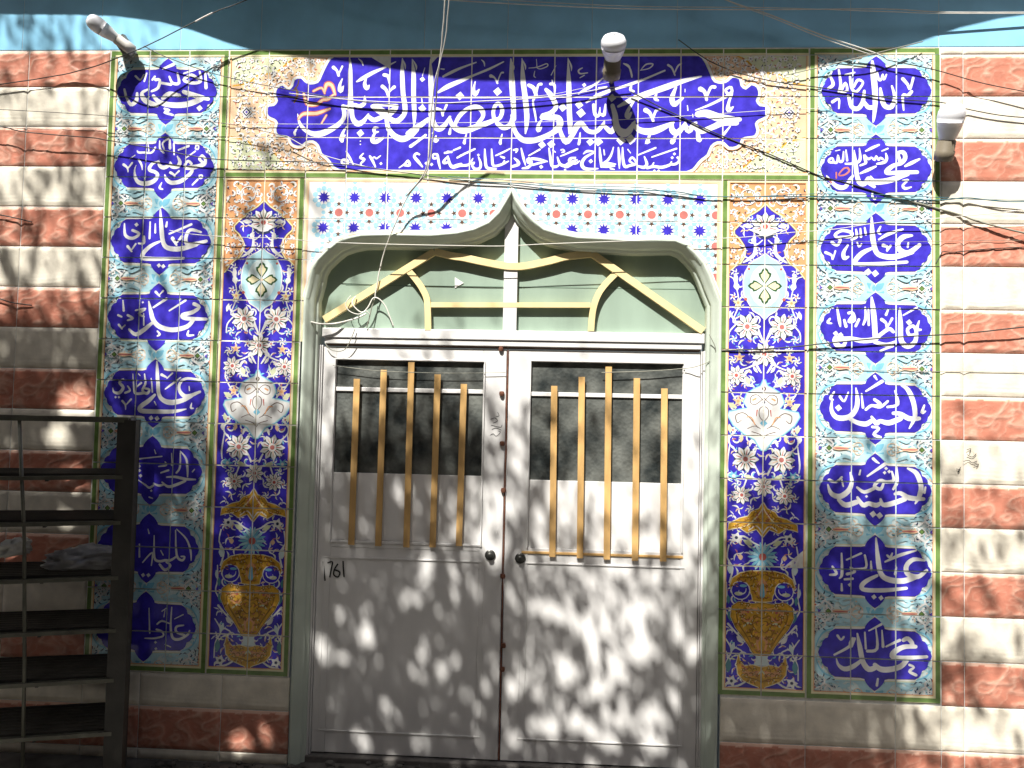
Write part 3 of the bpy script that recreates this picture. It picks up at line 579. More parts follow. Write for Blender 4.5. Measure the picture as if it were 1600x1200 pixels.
write(pn, 'white', Gv, '0,288,20 20,365,36 60,412,38 150,392,32 250,382,34 292,335,24 312,300,12|295,365,28 330,350,18 320,372,20|-5,215,26 45,222,26|66,202,18 152,163,26|116,292,24 215,238,28|230,232,28 335,183,24|382,285,18 408,360,32 398,422,34 340,434,38 304,395,28 294,348,12|380,258,18|460,185,18 465,300,34 482,410,38 555,432,36 605,432,16|545,185,18 552,300,32 562,382,34 602,395,32 680,372,32 756,335,16|690,360,24 705,330,20|655,275,16 700,292,32|596,265,18 680,228,26 780,176,16|822,196,26 868,188,28 850,225,20|830,300,22 870,335,38 880,375,40 805,402,34|915,175,18 942,290,32 968,385,14|1010,300,32 1042,340,36 1000,352,30 992,310,26|1050,365,32 1000,412,38 930,425,22|1040,300,26 1080,305,36 1150,315,34 1240,338,18|1060,382,26 1150,355,30 1230,340,14|1165,405,26|1010,266,18 1148,188,24|1262,172,18 1280,290,34 1300,392,38 1355,402,32 1400,370,20|1368,285,18 1400,370,36 1460,392,38 1525,352,32 1610,320,24|1545,298,28 1590,300,18|1540,300,24 1515,340,28|1308,196,16 1342,222,16|1412,195,18 1440,190,20 1455,215,20 1425,225,18|1408,272,16 1605,188,26|1465,445,16')
write(pn, 'white', H, '155,288,16 92,300,32 78,338,34 150,362,34 205,332,16|110,370,32 40,405,38 -10,380,26|-5,262,20 178,183,24|22,442,14|385,213,16 300,210,32 255,242,16|375,232,24 275,290,36 232,370,44 280,430,42 435,428,16|345,335,28|455,165,18 465,290,36 478,405,30|508,192,14 516,255,18|628,160,14 602,250,26 555,325,32 495,368,28 560,362,32 655,372,16|480,400,28 550,402,34 640,395,24|590,428,22 640,438,14|690,165,18 700,300,36 702,425,14|742,165,18 746,300,34 770,400,38 830,390,34 900,372,32 905,335,26 862,288,30 828,330,26 870,360,24|808,188,16 842,232,12|935,398,26 1010,412,42 1045,370,38 1015,280,18|1050,420,34 1130,402,36 1230,412,38 1330,382,34 1352,345,20|1350,375,30 1400,372,32 1438,345,28 1446,305,10|1108,400,24 1132,355,16|935,258,18 1155,168,24|1108,284,18 1415,178,24|1390,245,20|1362,292,20|1432,292,20|1140,456,18|1192,456,18')
pk = '670,335,10 682,288,22 715,295,20 735,352,12|540,345,10 560,408,18 620,412,18 655,385,16 690,380,16 725,352,10|505,505,10 538,472,18 620,468,20 700,440,12|600,330,12 650,310,12 670,345,10|650,530,8 680,480,10'
write(pn, 'rose', Z2, pk, k=1.7); write(pn, 'peach', Z2, pk)
write(pn, 'brown', Z2, '488,310,12 502,350,18 480,400,12|470,330,8 500,300,10 510,260,8'); write(pn, 'dgold', Z2, '494,330,6 498,360,8')
pn.build(root)

# --- vase panels beside the door
def vase_panel(side):
    x0, x1 = (1.0, 1.4) if side > 0 else (-1.4, -1.0); cx = (x0+x1)/2-(.0 if side > 0 else -.0); zt = 2.7
    lab = ('flower vase tile strip directly right of the white door' if side > 0 else 'flower vase tile strip directly left of the white door')
    root = empty('vase_panel', (cx, 0, Z1), lab, 'tile panel')
    pn = Panel([x0, x0+.2, x1], zrows(zt, Z1), 'cream')
    pn.quad('orange', x0, x1, Z1, zt)
    KX = 1/ (4.444*334.0)
    def zz(v, y):
        px = {4: 270+y/4.444, 5: 540+y/4.444, 6: 810+y/4.138}[v]
        return W(1200, px)[1]
    ccx = cx+(.002)
    def Q(v, dx, y): return (ccx+dx*(KX if v < 6 else 1/(4.138*338.0)), zz(v, y))
    def sym(v, half): r_ = [Q(v, a, b) for a, b in half]; return r_+[(2*ccx-p[0], p[1]) for p in reversed(r_)]
    rnd = random.Random(5)
    body = [(0,228),(38,265),(75,290),(108,308),(132,340),(165,362),(206,405),(204,425),(170,455),(140,500),(125,545),(133,590),(160,635),(195,655),(230,690),(265,740)]
    bp = [Q(4, a, b) for a, b in body]+[(x1, zz(4, 745)), (x1, Z1)]; bp = bp+[(2*ccx-p[0], p[1]) for p in reversed(bp)]
    inb = inpoly(bp)
    arabesque(pn, lambda x, z: (not inb(x, z)) and z > zz(4, 760), ccx, None, ccx, x1-.02, zz(4, 720), zt-.03, .036, rnd)
    for sx in (-1, 1):     # round scrolls in the top corners
        for i in range(2):
            c = Q(4, sx*120, 170); pn.stroke('white', [(c[0]+.036*math.cos(t*.7)*(1-.1*i), c[1]+.036*math.sin(t*.7)*(1-.1*i), .005) for t in range(10)])
            break
    outlined(pn, bp, ((.012, 'gold'), (.009, 'cream'), (.003, 'brown'), (0, 'cobalt')))
    def st(m, v, pts, w=9, n=3, both=True):
        for sx in ((-1, 1) if both else (1,)):
            pn.stroke(m, [(*Q(v, sx*p[0], p[1]), (p[2] if len(p) > 2 else w)*KX) for p in pts], n)
    def lotus(v, dx, y, r, core='pink', n=9, face=math.pi/2):
        for sx in ((-1, 1) if dx else (1,)):
            c = Q(v, sx*dx, y); rr = r*KX*1.08
            pn.disc('navy', c, rr*.92, 12); pn.disc('white', c, rr*.74, 12)
            for i in range(n):
                a = face+(i-(n-1)/2)*.62 if n < 9 else i*2*math.pi/n
                tip = (c[0]+math.cos(a)*rr, c[1]+math.sin(a)*rr)
                pn.stroke('white', [(c[0]+math.cos(a)*rr*.3, c[1]+math.sin(a)*rr*.3, rr*.40), (c[0]+math.cos(a)*rr*.75, c[1]+math.sin(a)*rr*.75, rr*.42), (*tip, rr*.14)], 2)
            for i in range(n):
                a = face+(i-(n-1)/2)*.62 if n < 9 else i*2*math.pi/n
                pn.stroke('peach' if i % 2 else 'pink', [(c[0]+math.cos(a)*rr*.32, c[1]+math.sin(a)*rr*.32, rr*.09), (c[0]+math.cos(a)*rr*.78, c[1]+math.sin(a)*rr*.78, rr*.05)], 1, False)
                a2 = a+.35; pn.stroke('navy' if i % 2 else 'dgreen', [(c[0]+math.cos(a2)*rr*.36, c[1]+math.sin(a2)*rr*.36, rr*.10), (c[0]+math.cos(a2)*rr*.78, c[1]+math.sin(a2)*rr*.78, rr*.05)], 1, False)
            pn.disc(core, c, rr*.2, 8)
    def leafp(v, dx, y, L, w, a, m='white'):
        for sx in ((-1, 1) if dx else (1,)):
            c = Q(v, sx*dx, y); aa = a if sx > 0 else math.pi-a; L2, w2 = L*KX, w*KX
            pn.stroke(m, [(c[0]-math.cos(aa)*L2/2, c[1]-math.sin(aa)*L2/2, w2*.2), (c[0], c[1], w2), (c[0]+math.cos(aa)*L2/2, c[1]+math.sin(aa)*L2/2, w2*.15)], 3, False)
    arabesque(pn, lambda x, z: inb(x, z) and x0+.05 < x < x1-.05, ccx, None, ccx+.01, x1-.045, Z1+.05, zz(4, 330), .052, random.Random(4), 'white', ('lime', 'sky', 'peach', 'violet', 'pink'), .55)
    # vines
    st('white', 4, [(20,470,8),(60,500,12),(85,470,26),(70,450,14)]); st('white', 4, [(70,480,12),(72,560,24),(110,600,22),(150,625,8)])
    st('white', 4, [(255,720,6),(215,740,8),(190,820,8),(180,880,8),(190,960,9),(215,1040,9),(120,1070,8)])
    st('white', 4, [(245,1170,8),(240,1110,10),(200,1060,10)]); st('white', 4, [(0,1200,10),(20,1150,14),(45,1100,24),(50,1060,12)])
    st('white', 5, [(20,95,10),(60,130,14),(120,160,10),(190,180,10)]); st('white', 5, [(60,120,12),(40,160,16),(20,190,8)])
    st('white', 5, [(100,170,8),(140,220,18),(110,270,22),(70,285,10)]); st('white', 5, [(230,230,8),(240,280,9),(215,340,10),(185,385,8),(140,430,8)])
    st('white', 5, [(250,570,8),(190,590,12),(235,650,14),(215,710,9),(120,780,10)]); st('white', 5, [(230,700,8),(245,820,12),(240,880,8)])
    st('white', 5, [(30,890,12),(60,830,10),(30,900,10)]); st('white', 5, [(110,920,12),(130,980,10),(150,1020,10)])
    st('white', 5, [(0,640,8),(-3,760,8),(-3,880,8)], both=False); st('white', 5, [(50,700,8),(40,680,24),(80,665,26),(95,700,10)])
    st('white', 6, [(200,130,8),(120,120,12),(60,160,12),(10,180,8)]); st('white', 6, [(215,180,10),(225,260,10),(190,330,14),(210,420,10)])
    st('white', 6, [(230,420,8),(225,520,10),(235,600,10),(170,690,9),(120,760,9)]); st('white', 6, [(215,690,16),(170,740,12),(110,800,10)])
    st('white', 6, [(235,780,8),(190,860,12),(225,940,9),(230,1040,10)]); st('white', 6, [(200,830,12),(130,860,10),(110,900,8)])
    st('white', 6, [(100,1060,12),(150,1090,14),(210,1100,12)]); st('white', 6, [(225,870,8),(205,930,16),(215,1000,10)])
    for v, dx, y, L, w, a, m in ((4,200,740,80,34,1.6,'white'),(4,195,790,60,40,1.3,'white'),(4,240,990,60,26,1.8,'white'),(4,50,1100,50,24,1.9,'white'),(5,110,245,60,36,1.2,'lime'),(5,215,420,70,34,.5,'lime'),(5,230,580,60,30,1.4,'lime'),
            (5,150,650,50,26,1.8,'peach'),(5,245,650,50,30,1.5,'white'),(5,100,915,60,30,.4,'lime'),(6,95,160,70,34,.5,'lime'),(6,205,330,70,44,1.6,'pale'),(6,140,255,40,34,1.5,'peach'),(6,215,530,60,26,1.5,'teal'),(6,205,640,70,30,1.3,'teal'),
            (6,210,960,90,40,1.6,'teal'),(6,140,790,60,30,.8,'white'),(6,185,840,70,30,1.9,'pale'),(6,235,480,60,20,1.5,'pale'),(4,120,370,70,34,.1,'white'),(5,60,170,50,20,.9,'white'),(5,235,230,40,24,1.5,'white')):
        leafp(v, dx, y, L, w, a, m)
    lotus(4, 0, 375, 88, 'rose', 7); st('white', 4, [(110,395,10),(50,415,16),(0,425,14)])
    # medallion with the four-leaf cross
    md = sym(4, [(0,560),(40,590),(82,612),(112,645),(140,700),(150,760),(145,850),(112,905),(80,960),(30,990),(0,1022)][0:11])
    outlined(pn, md, ((.004, 'violet'), (.002, 'white'), (-.003, 'cyan')))
    pn.disc('pale', Q(4, 0, 785), 105*KX, 16, 150*KX)
    for k in range(4):
        a = k*math.pi/2; c = Q(4, 0, 787); Lr = (118 if k % 2 == 0 else 132)*KX
        def T(r_, o): return (c[0]+math.cos(a)*r_-math.sin(a)*o, c[1]+math.sin(a)*r_+math.cos(a)*o)
        pet = [(.08,0),(.3,.16),(.5,.30),(.66,.34),(.74,.20),(.86,.16),(1,0),(.86,-.16),(.74,-.20),(.66,-.34),(.5,-.30),(.3,-.16)]
        pn.poly('dgreen', [T(q[0]*Lr, q[1]*Lr) for q in pet]); pn.poly('cream', [T((.1+q[0]*.76)*Lr, q[1]*.66*Lr) for q in pet])
    pn.disc('peach', Q(4, 0, 787), 12*KX, 8)
    for v, dx, y in ((4,182,905),(5,170,85),(5,175,390)):
        for sx in (-1, 1):
            pn.star('peach' if v == 5 else 'cream', Q(v, sx*dx, y), 42*KX, 16*KX, 5, .3); pn.disc('orange', Q(v, sx*dx, y), 11*KX, 6)
    lotus(4, 118, 1070, 80); lotus(5, 0, 60, 74, 'rose'); lotus(5, 190, 210, 60, 'rose'); lotus(5, 122, 792, 80); lotus(5, 0, 980, 60, 'pink'); lotus(5, 145, 1042, 56, 'rose')
    for sx in (-1, 1):
        pn.star('sky', Q(5, sx*200, 910), 44*KX, 18*KX, 6); pn.disc('white', Q(5, sx*200, 910), 12*KX, 6)
        pn.disc('rose', Q(4, sx*110, 670), 9*KX, 6); pn.disc('rose', Q(4, sx*130, 880), 12*KX, 6)
    md = sym(5, [(0,240),(20,285),(60,305),(110,335),(132,395),(105,440),(160,452),(232,468),(238,490),(205,550),(130,612),(60,650),(12,722),(0,725)])
    outlined(pn, md, ((.008, 'sky'), (.004, 'cyan'), (0, 'white')))
    st('brown', 5, [(0,285,4),(10,300,10),(0,320,4)]); st('brown', 5, [(0,390,5),(40,345,5),(85,355,6),(90,400,5),(55,410,5),(0,365,5)]); st('orange', 5, [(55,370,12),(75,380,12)])
    st('brown', 5, [(0,420,4),(28,440,6),(30,490,5),(0,530,4)]); st('brown', 5, [(40,570,5),(90,510,5),(120,480,6),(150,470,6),(190,490,6),(180,540,6),(150,520,4)])
    st('orange', 5, [(60,550,8),(85,500,8),(115,500,6)]); st('brown', 5, [(20,580,4),(60,560,4),(110,580,5)]); st('brown', 5, [(0,650,4),(20,620,5),(80,600,5)]); st('pink', 5, [(45,450,10),(50,490,6)])
    pn.disc('sky', Q(5, 0, 540), 26*KX, 4); pn.disc('navy', Q(5, 0, 395), 12*KX, 4); pn.disc('white', Q(5, 0, 450), 14*KX, 6, 34*KX)
    # golden crest
    cr = sym(6, [(0,-100),(25,-60),(75,-40),(95,-10),(150,5),(215,40),(222,80),(150,62),(100,95),(40,70),(0,120)])
    outlined(pn, cr, ((.007, 'violet'), (.004, 'cream'), (0, 'gold')))
    st('rose', 6, [(8,-50,14),(40,-10,18),(20,30,14)]); st('dgold', 6, [(60,-20,8),(110,20,9),(190,60,6)]); st('cream', 6, [(0,-70,8),(30,-20,8),(100,50,8),(200,75,5)]); st('white', 6, [(0,100,8),(40,50,8),(90,80,7)])
    for i in range(18):
        a = i*math.pi/9; c = Q(6, 0, 250); L2 = 100*KX
        pn.stroke('sky' if i % 2 else 'cyan', [(c[0]+math.cos(a)*L2*.25, c[1]+math.sin(a)*L2*.25, L2*.08), (c[0]+math.cos(a)*L2*.7, c[1]+math.sin(a)*L2*.7, L2*.2), (c[0]+math.cos(a)*L2, c[1]+math.sin(a)*L2, L2*.05)], 2, False)
    pn.disc('sky', Q(6, 0, 250), 36*KX, 10); pn.disc('rose', Q(6, 0, 250), 27*KX, 8)
    for sx in (-1, 1):
        pn.star('white', Q(6, sx*168, 130), 42*KX, 24*KX, 5); pn.disc('navy', Q(6, sx*168, 130), 12*KX, 6)
        pn.star('white', Q(6, sx*190, 1060), 44*KX, 24*KX, 5); pn.disc('navy', Q(6, sx*190, 1060), 12*KX, 5)
    vt = sym(6, [(0,342),(80,344),(140,358),(190,395),(205,440),(200,470),(165,425),(120,420),(90,450),(65,500),(60,535),(0,540)])
    outlined(pn, vt, ((.004, 'cream'), (.0, 'gold')))
    for sx in (-1, 1):
        pn.disc('white', Q(6, sx*138, 470), 66*KX, 14); pn.disc('cobalt', Q(6, sx*138, 470), 59*KX, 14); pn.disc('lime', Q(6, sx*150, 492), 30*KX, 8, 14*KX); pn.disc('sky', Q(6, sx*120, 440), 26*KX, 8, 10*KX)
        curl(pn, 'white', *Q(6, sx*138, 470), 1.57+sx*1.2, 40*KX, 7*KX, 3.6, sx)
    st('dgold', 6, [(20,360,8),(60,380,12),(110,385,9),(150,390,6)]); st('orange', 6, [(0,400,20),(30,440,16),(20,490,12)]); st('sky', 6, [(0,430,20),(0,500,34)], both=False)
    hb = sym(6, [(0,548),(60,558),(150,548),(188,575),(196,640),(165,710),(118,770),(78,830),(48,882),(0,890)])
    outlined(pn, hb, ((.005, 'cream'), (.003, 'dgold'), (0, 'gold')))
    st('dgold', 6, [(165,600,8),(150,680,10),(100,760,9),(60,830,7)]); st('orange', 6, [(0,600,16),(50,590,22),(110,600,26),(130,640,16),(90,670,14),(60,640,10)])
    st('rose', 6, [(90,610,18),(110,590,14)]); st('lime', 6, [(60,690,8),(90,680,14),(110,700,8)]); st('dgold', 6, [(0,650,8),(40,640,8),(60,690,8),(20,740,8),(0,720,6)]); st('orange', 6, [(0,770,20),(30,800,16),(20,850,12)]); st('dgold', 6, [(20,780,6),(60,760,8),(80,720,6)])
    nk = sym(6, [(0,890),(40,890),(34,915),(52,950),(0,955)]); pn.poly('pale', nk)
    ft = sym(6, [(0,965),(60,952),(108,962),(135,935),(148,888),(158,940),(150,1010),(118,1050),(70,1072),(22,1090),(0,1122)])
    outlined(pn, ft, ((.004, 'cream'), (.0, 'gold')))
    st('orange', 6, [(20,1000,24),(70,1010,30),(110,1000,18)]); st('dgold', 6, [(0,1060,10),(50,1040,9),(110,1030,6)]); st('lime', 6, [(0,985,10),(20,1010,8)]); st('rose', 6, [(100,980,16),(125,960,8)])
    for (pl_, st_) in ((hb, .030), (vt, .026), (ft, .026), (cr, .028)):
        fn = inpoly([(ccx+(a-ccx)*.86, b) for a, b in pl_]); zs_ = [b for a, b in pl_]
        arabesque(pn, fn, ccx, None, ccx+.004, x1-.03, min(zs_)+.008, max(zs_)-.012, st_, random.Random(6), 'dgold', ('cream', 'orange', 'rose', 'lime'), .8)
    frame_lines(pn, x0, x1, Z1, zt, gl=1 if side > 0 else 0, gr=0 if side > 0 else 1, gt=0)
    pn.build(root)
vase_panel(1); vase_panel(-1)

# --- geometric star field around the arch
root = empty('star_pattern_panel', (0, 0, 2.2), 'pale tiles with navy stars and red rosettes around the pointed arch', 'tile panel')
pn = Panel([-1.0+.2*i for i in range(11)], [2.7, 2.5, 2.3, 2.1, 1.9], 'white', arch=True)
pn.quad('white', -1, 1, 1.9, 2.7)
Xs, Zs = W(790+245/4.444, 270+180/4.444); PX = .1502; PZ = .1478
for i in range(-8, 8):
    for j in range(-6, 3):
        c = (Xs+i*PX, Zs+j*PZ)
        if c[0] < -1.05 or c[0] > 1.05 or c[1] > 2.75: continue
        for k in range(10):
            a = math.pi/10+k*math.pi/5; r = .0440
            pn.disc('aqua', (c[0]+r*math.cos(a), c[1]+r*math.sin(a)), .0140, 6, rot=a)
        pn.disc('aqua', (c[0]+PX/2, c[1]), .0105, 6); pn.disc('aqua', (c[0], c[1]+PZ/2), .0105, 6)
        pn.star('cobalt', c, .0320, .0170, 10, math.pi/2)
        d = (c[0]+PX/2, c[1]-PZ/2)
        for k in range(8):
            a = math.pi/8+k*math.pi/4; r = .040
            if k in (0, 3, 4, 7, 1, 2, 5, 6): pn.disc('aqua', (d[0]+r*math.cos(a), d[1]+r*math.sin(a)), .0118, 6, rot=a+.3)
        pn.disc('white', d, .0245, 10); pn.disc('pink', d, .0205, 10)
        for (dx, dz, rt_) in ((.0395, 0, 0), (-.0395, 0, math.pi), (0, .0425, math.pi/2), (0, -.0425, -math.pi/2)):
            pn.star('brown', (d[0]+dx, d[1]+dz), .0150, .0060, 5, rt_)
l = .012
pn.quad('cream', -1, -1+l, 1.9, 2.7); pn.quad('cream', 1-l, 1, 1.9, 2.7); pn.quad('cream', -1+l, 1-l, 2.7-.008, 2.7)
for a in ((-1+l, -1+l+.010, 1.9, 2.692), (1-l-.010, 1-l, 1.9, 2.692), (-1+l+.01, 1-l-.01, 2.682, 2.692)): pn.quad('peach', *a)
pn.stroke('white', [(p[0], p[1]+.010, .016) for p in ARCH], 1); pn.stroke('peach', [(p[0], p[1]+.002, .008) for p in ARCH], 1)
pn.build(root)

# ------------------------------------------------------------------ wall, cladding, ground
geos = [box_geo(-6, XL-.012, .0011, .45, GZ-.3, 2.2), box_geo(XR+.012, 6, .0011, .45, GZ-.3, 2.2), box_geo(-6, XL-.012, .0011, .45, 2.2, 5.6), box_geo(XR+.012, 6, .0011, .45, 2.2, 5.6), box_geo(XL-.012, XR+.012, .0011, .45, 2.70, 5.6)]
for i in range(len(ARCH)-1):
    (xa, za), (xb, zb) = ARCH[i], ARCH[i+1]; geos.append(prism_geo([(xa, za), (xb, zb), (xb, 2.70), (xa, 2.70)], .0011, .3))
for (xa, xb, z) in ((XL-.012, XL, ARCH[0][1]), (XR, XR+.012, ARCH[-1][1])): geos.append(box_geo(xa, xb, .0011, .3, z, 2.70))
wall = joined('wall', M_grout, geos); tag(wall, kind='structure')

CM = {}
def clad_mesh(w, h, color, var):
    key = (round(w, 3), round(h, 3), color, var)
    if key in CM: return CM[key]
    step = .0055; nx = max(3, int(w/step)); nz = max(3, int(h/step)); vs, fs, vein = [], [], []
    sd = Vector((var*7.3+(50 if color == 'red' else 0), var*3.1, 0))
    for j in range(nz+1):
        for i in range(nx+1):
            x = i/nx*w; z = j/nz*h
            q = Vector((x*5.5, z*9, 0))+sd
            wq = q+1.1*noise.noise_vector(q*.8)+.5*noise.noise_vector(q*2.1)
            rg = 1-abs(noise.noise(wq*1.35))*2.6; rg2 = 1-abs(noise.noise(wq*3.1+Vector((9, 4, 2))))*3.0
            rg = max(0, rg)**3; rg2 = max(0, rg2)**3
            n0 = noise.noise(wq*.6)
            e = min(x, w-x, z, h-z); ed = min(1, e/.018)
            if color == 'red': hh = (.0028*n0+.0032*rg+.0014*rg2)*ed+.0055*ed; vn = .50*rg+.30*rg2
            else:
                topw = max(0, 1-(z/h)/.42)+max(0, 1-(h-z)/.03)*.5
                lines = math.sin((z+.010*noise.noise(Vector((x*6, z*3, var))))*330+4*noise.noise(Vector((x*4, 0, var))))
                hh = .005*ed+(.0016*max(0, lines)*topw+.0012*n0)*ed; vn = .2*rg
            if color == 'red':
                tb = h-.013-.007*noise.noise(Vector((x*22, var*2, 0)))-.004*noise.noise(Vector((x*60, var, 3)))
                if z > tb: vn = 1.3; hh -= .001
            vs.append((x, .0045-hh, z)); vein.append(min(1, max(0, vn)))
    for j in range(nz):
        for i in range(nx):
            a = j*(nx+1)+i; fs.append([a, a+1, a+nx+2, a+nx+1])
    # skirt
    n0 = len(vs)
    ring = [i for i in range(nx+1)]+[j*(nx+1)+nx for j in range(1, nz+1)]+[nz*(nx+1)+i for i in range(nx-1, -1, -1)]+[j*(nx+1) for j in range(nz-1, 0, -1)]
    for r_ in ring: v = vs[r_]; vs.append((v[0], .012, v[2])); vein.append(0)
    for k in range(len(ring)): k2 = (k+1) % len(ring); fs.append([ring[k], n0+k, n0+k2, ring[k2]])
    me = bpy.data.meshes.new(color+'_cladding'); me.from_pydata(vs, [], fs)
    me.materials.append(M_red if color == 'red' else M_cream)
    at = me.attributes.new('vein', 'FLOAT', 'POINT'); at.data.foreach_set('value', vein)
    me.polygons.foreach_set('use_smooth', [True]*(nx*nz)+[False]*len(ring)); me.update()
    CM[key] = me; return me
def clad(xs, zoff, zmin, zmax):
    g = .0015
    k = -3
    while True:
        z0 = zoff+.2*k
        if z0 >= zmax-.01: break
        a, b = max(z0, zmin), min(z0+.2, zmax)
        if b-a > .02:
            color = 'red' if k % 2 == 0 else 'cream'
            sh = .0 if k % 2 == 0 else .0
            for i in range(len(xs)-1):
                xa, xb = xs[i], xs[i+1]
                if xb-xa < .01: continue
                me = clad_mesh(xb-xa-2*g, b-a-2*g, color, (i*3+k) % 3)
                link(color+'_stone_tile', me, wall, (xa+g, -.0040, a+g))
        k += 1
clad([-3.22, -2.82, -2.42, -2.003], .35, GZ, 3.335)
clad([2.003, 2.105, 2.505, 2.905, 3.305], .30, GZ, 3.335)
clad([-2.003, -1.72, -1.32, -1.003+.012], .35, GZ, Z1-.002)
clad([1.015, 1.40, 1.80, 2.003], .30, GZ, Z1-.002)
x = -3.22
for i in range(17):
    for (za, zb) in ((3.3375, 3.60), (3.60, 4.0)):
        xa = -3.27+.405*i
        box('blue_tile', M_blue, xa+.001, xa+.404, -.001, .012, za+.001, zb-.001, wall, .0015)
# ground
vs, fs = [], []
def gh(x, y): return GZ+.012*noise.noise(Vector((x*3, y*3, 0)))+.006*noise.noise(Vector((x*17, y*17, 1)))
nx, ny = 90, 40
for j in range(ny+1):
    for i in range(nx+1):
        x_ = -4.5+9*i/nx; y_ = .3-2.6*j/ny; vs.append((x_, y_, gh(x_, y_)-(.05 if j == 0 or j == ny or i in (0, nx) else 0)))
for j in range(ny):
    for i in range(nx): a = j*(nx+1)+i; fs.append([a, a+nx+1, a+nx+2, a+1])
tag(mesh_obj('forecourt', vs, fs, M_ground, smooth=True), kind='structure')
vs, fs = [(-150, -200, GZ-.06), (150, -200, GZ-.06), (150, 60, GZ-.06), (-150, 60, GZ-.06)], [[0, 1, 2, 3]]
tag(mesh_obj('ground', vs, fs, mat('earth', (.065, .06, .055), .95, .2, 2, .5, 20)), kind='structure')

# ------------------------------------------------------------------ arched door surround: moulded reveal swept along the arch
def reveal():
    path = [(XL-.0, GZ)]+[(XL, z) for z in (.4, 1.0, 1.5)]+ARCH[:]+[(XR, z) for z in (1.5, 1.0, .4)]+[(XR, GZ)]
    # finer path
    P = [path[0]]
    for p in path[1:]:
        if math.hypot(p[0]-P[-1][0], p[1]-P[-1][1]) > .004: P.append(p)
    prof = [(-.003, .004), (0, -.008), (.006, -.012), (.014, -.010), (.022, .004), (.034, .014), (.043, .023), (.047, .031), (.0445, .036), (.049, .041), (.055, .043), (.061, .050), (.062, .090), (.062, .150)]
    n = len(P); nm = []
    apex = max(range(n), key=lambda i: P[i][1])
    for i in range(n):
        a = P[max(i-1, 0)]; b = P[min(i+1, n-1)]
        dx, dz = b[0]-a[0], b[1]-a[1]; l = math.hypot(dx, dz); nm.append((dz/l, -dx/l))
    for _ in range(2):
        nm = [nm[i] if i in (0, n-1, apex) else tuple((nm[i-1][k]+2*nm[i][k]+nm[i+1][k])/4 for k in (0, 1)) for i in range(n)]
    vs, fs = [], []
    for i, (p, q) in enumerate(zip(P, nm)):
        for (d, y) in prof:
            dd = d*(1.35 if i == apex else 1)
            vs.append((p[0]+q[0]*dd, y, p[1]+q[1]*dd))
    k = len(prof)
    for i in range(n-1):
        for j in range(k-1): fs.append([i*k+j, (i+1)*k+j, (i+1)*k+j+1, i*k+j+1])
    inner = [(P[i][0]+nm[i][0]*.062, P[i][1]+nm[i][1]*.062*(1.35 if i == apex else 1)) for i in range(n)]
    return vs, fs, inner
rv, rf, INNER = reveal()
surround = empty('door_surround', (0, 0, GZ), 'pointed arched door surround with pale green infill and cream bars over the door', 'door surround')
mesh_obj('arch_moulding', rv, rf, M_frame, surround, smooth=True)

# transom fill behind the bars
TD = .090                       # depth of the green sheet
zb = W(800, 522, .065)[1]
fan = [p for p in INNER if p[1] > zb]
pan = [(fan[0][0]-.02, zb-.02)]+[(p[0]*1.01, p[1]+.008) for p in fan]+[(fan[-1][0]+.02, zb-.02)]
v_, f_ = prism_geo(pan, TD, TD+.01); mesh_obj('green_infill_sheet', v_, f_, M_green, surround)
xm0, _ = W(787, 450, .065); xm1, _ = W(808, 450, .065)
v_, f_ = prism_geo([(xm0, zb), (xm1, zb), (xm1, W(808, 350, .065)[1]), ((xm0+xm1)/2, W(798, 318, .065)[1]), (xm0, W(788, 352, .065)[1])], .062, TD-.001)
mesh_obj('centre_mullion', v_, f_, M_white, surround)
vs_ = []
for (px, w_) in ((730, .0012), (930, .0012)): pass
for zz_ in (W(700, 447, TD)[1],):
    for (a, b) in ((540, 786), (810, 1090)):
        xa, xb = W(a, 447, TD)[0], W(b, 450, TD)[0]
        box('sheet_seam', mat('seam', (.16,.24,.18), .7), xa, xb, TD-.0015, TD+.001, zz_-.0015, zz_+.0015, surround, 0)
BD = .069
def bar(pts, ox, oy, s, w=.036, d=.022, depth=BD, n=5):
    q = smooth_pts([W(ox+x/s, oy+y/s, depth)+(0,) for x, y in pts], n) if len(pts) > 2 else [W(ox+x/s, oy+y/s, depth)+(0,) for x, y in pts]
    tube('curved_bar' if len(pts) > 2 else 'straight_bar', M_bar, [(p[0], depth, p[1]) for p in q], 0, surround, flat=(w, d))
bar([(165,1020),(930,548)], 470, 270, 4.444, .034, .024)
bar([(735,665),(800,740),(850,815),(880,900),(885,1095)], 470, 270, 4.444, .030, .022, BD+.001)
bar([(905,918),(2010,920)], 470, 270, 4.444, .024, .02, BD+.002)
bar([(930,548),(1050,578),(1130,590),(1260,618),(1400,645),(1470,652),(1560,648),(1720,615),(1850,582),(2020,562)], 470, 270, 4.444, .034, .022, BD-.003)
bar([(600,562),(1370,1100)], 790, 270, 4.444, .034, .024)
bar([(592,1100),(605,960),(640,850),(700,765),(785,680)], 790, 270, 4.444, .030, .022, BD+.001)
# small paper triangle stuck on the sheet
tri = [W(470+x/4.444, 270+y/4.444, TD-.003) for x, y in ((1070,725),(1130,765),(1070,800))]
v_, f_ = prism_geo(tri, TD-.004, TD-.002); mesh_obj('paper_scrap', v_, f_, mat('paper', (.8,.8,.78), .8), surround)
# header with stepped mouldings
hx0, hx1 = W(503, 525, .06)[0], W(1101, 540, .06)[0]
def zz17(x, y, d=.065): return W(x, y, d)[1]
zh = zz17(800, 518)
box('header_ledge', M_white, hx0, hx1, .060, .14, zh-.043, zh+.004, surround, .003)
box('header_step', M_white, hx0+.012, hx1-.012, .067, .14, zh-.072, zh-.046, surround, .003)
box('header_shadow_line', mat('brown_line', (.22,.14,.10), .8), hx0+.014, hx1-.014, .078, .14, zh-.079, zh-.074, surround, 0)
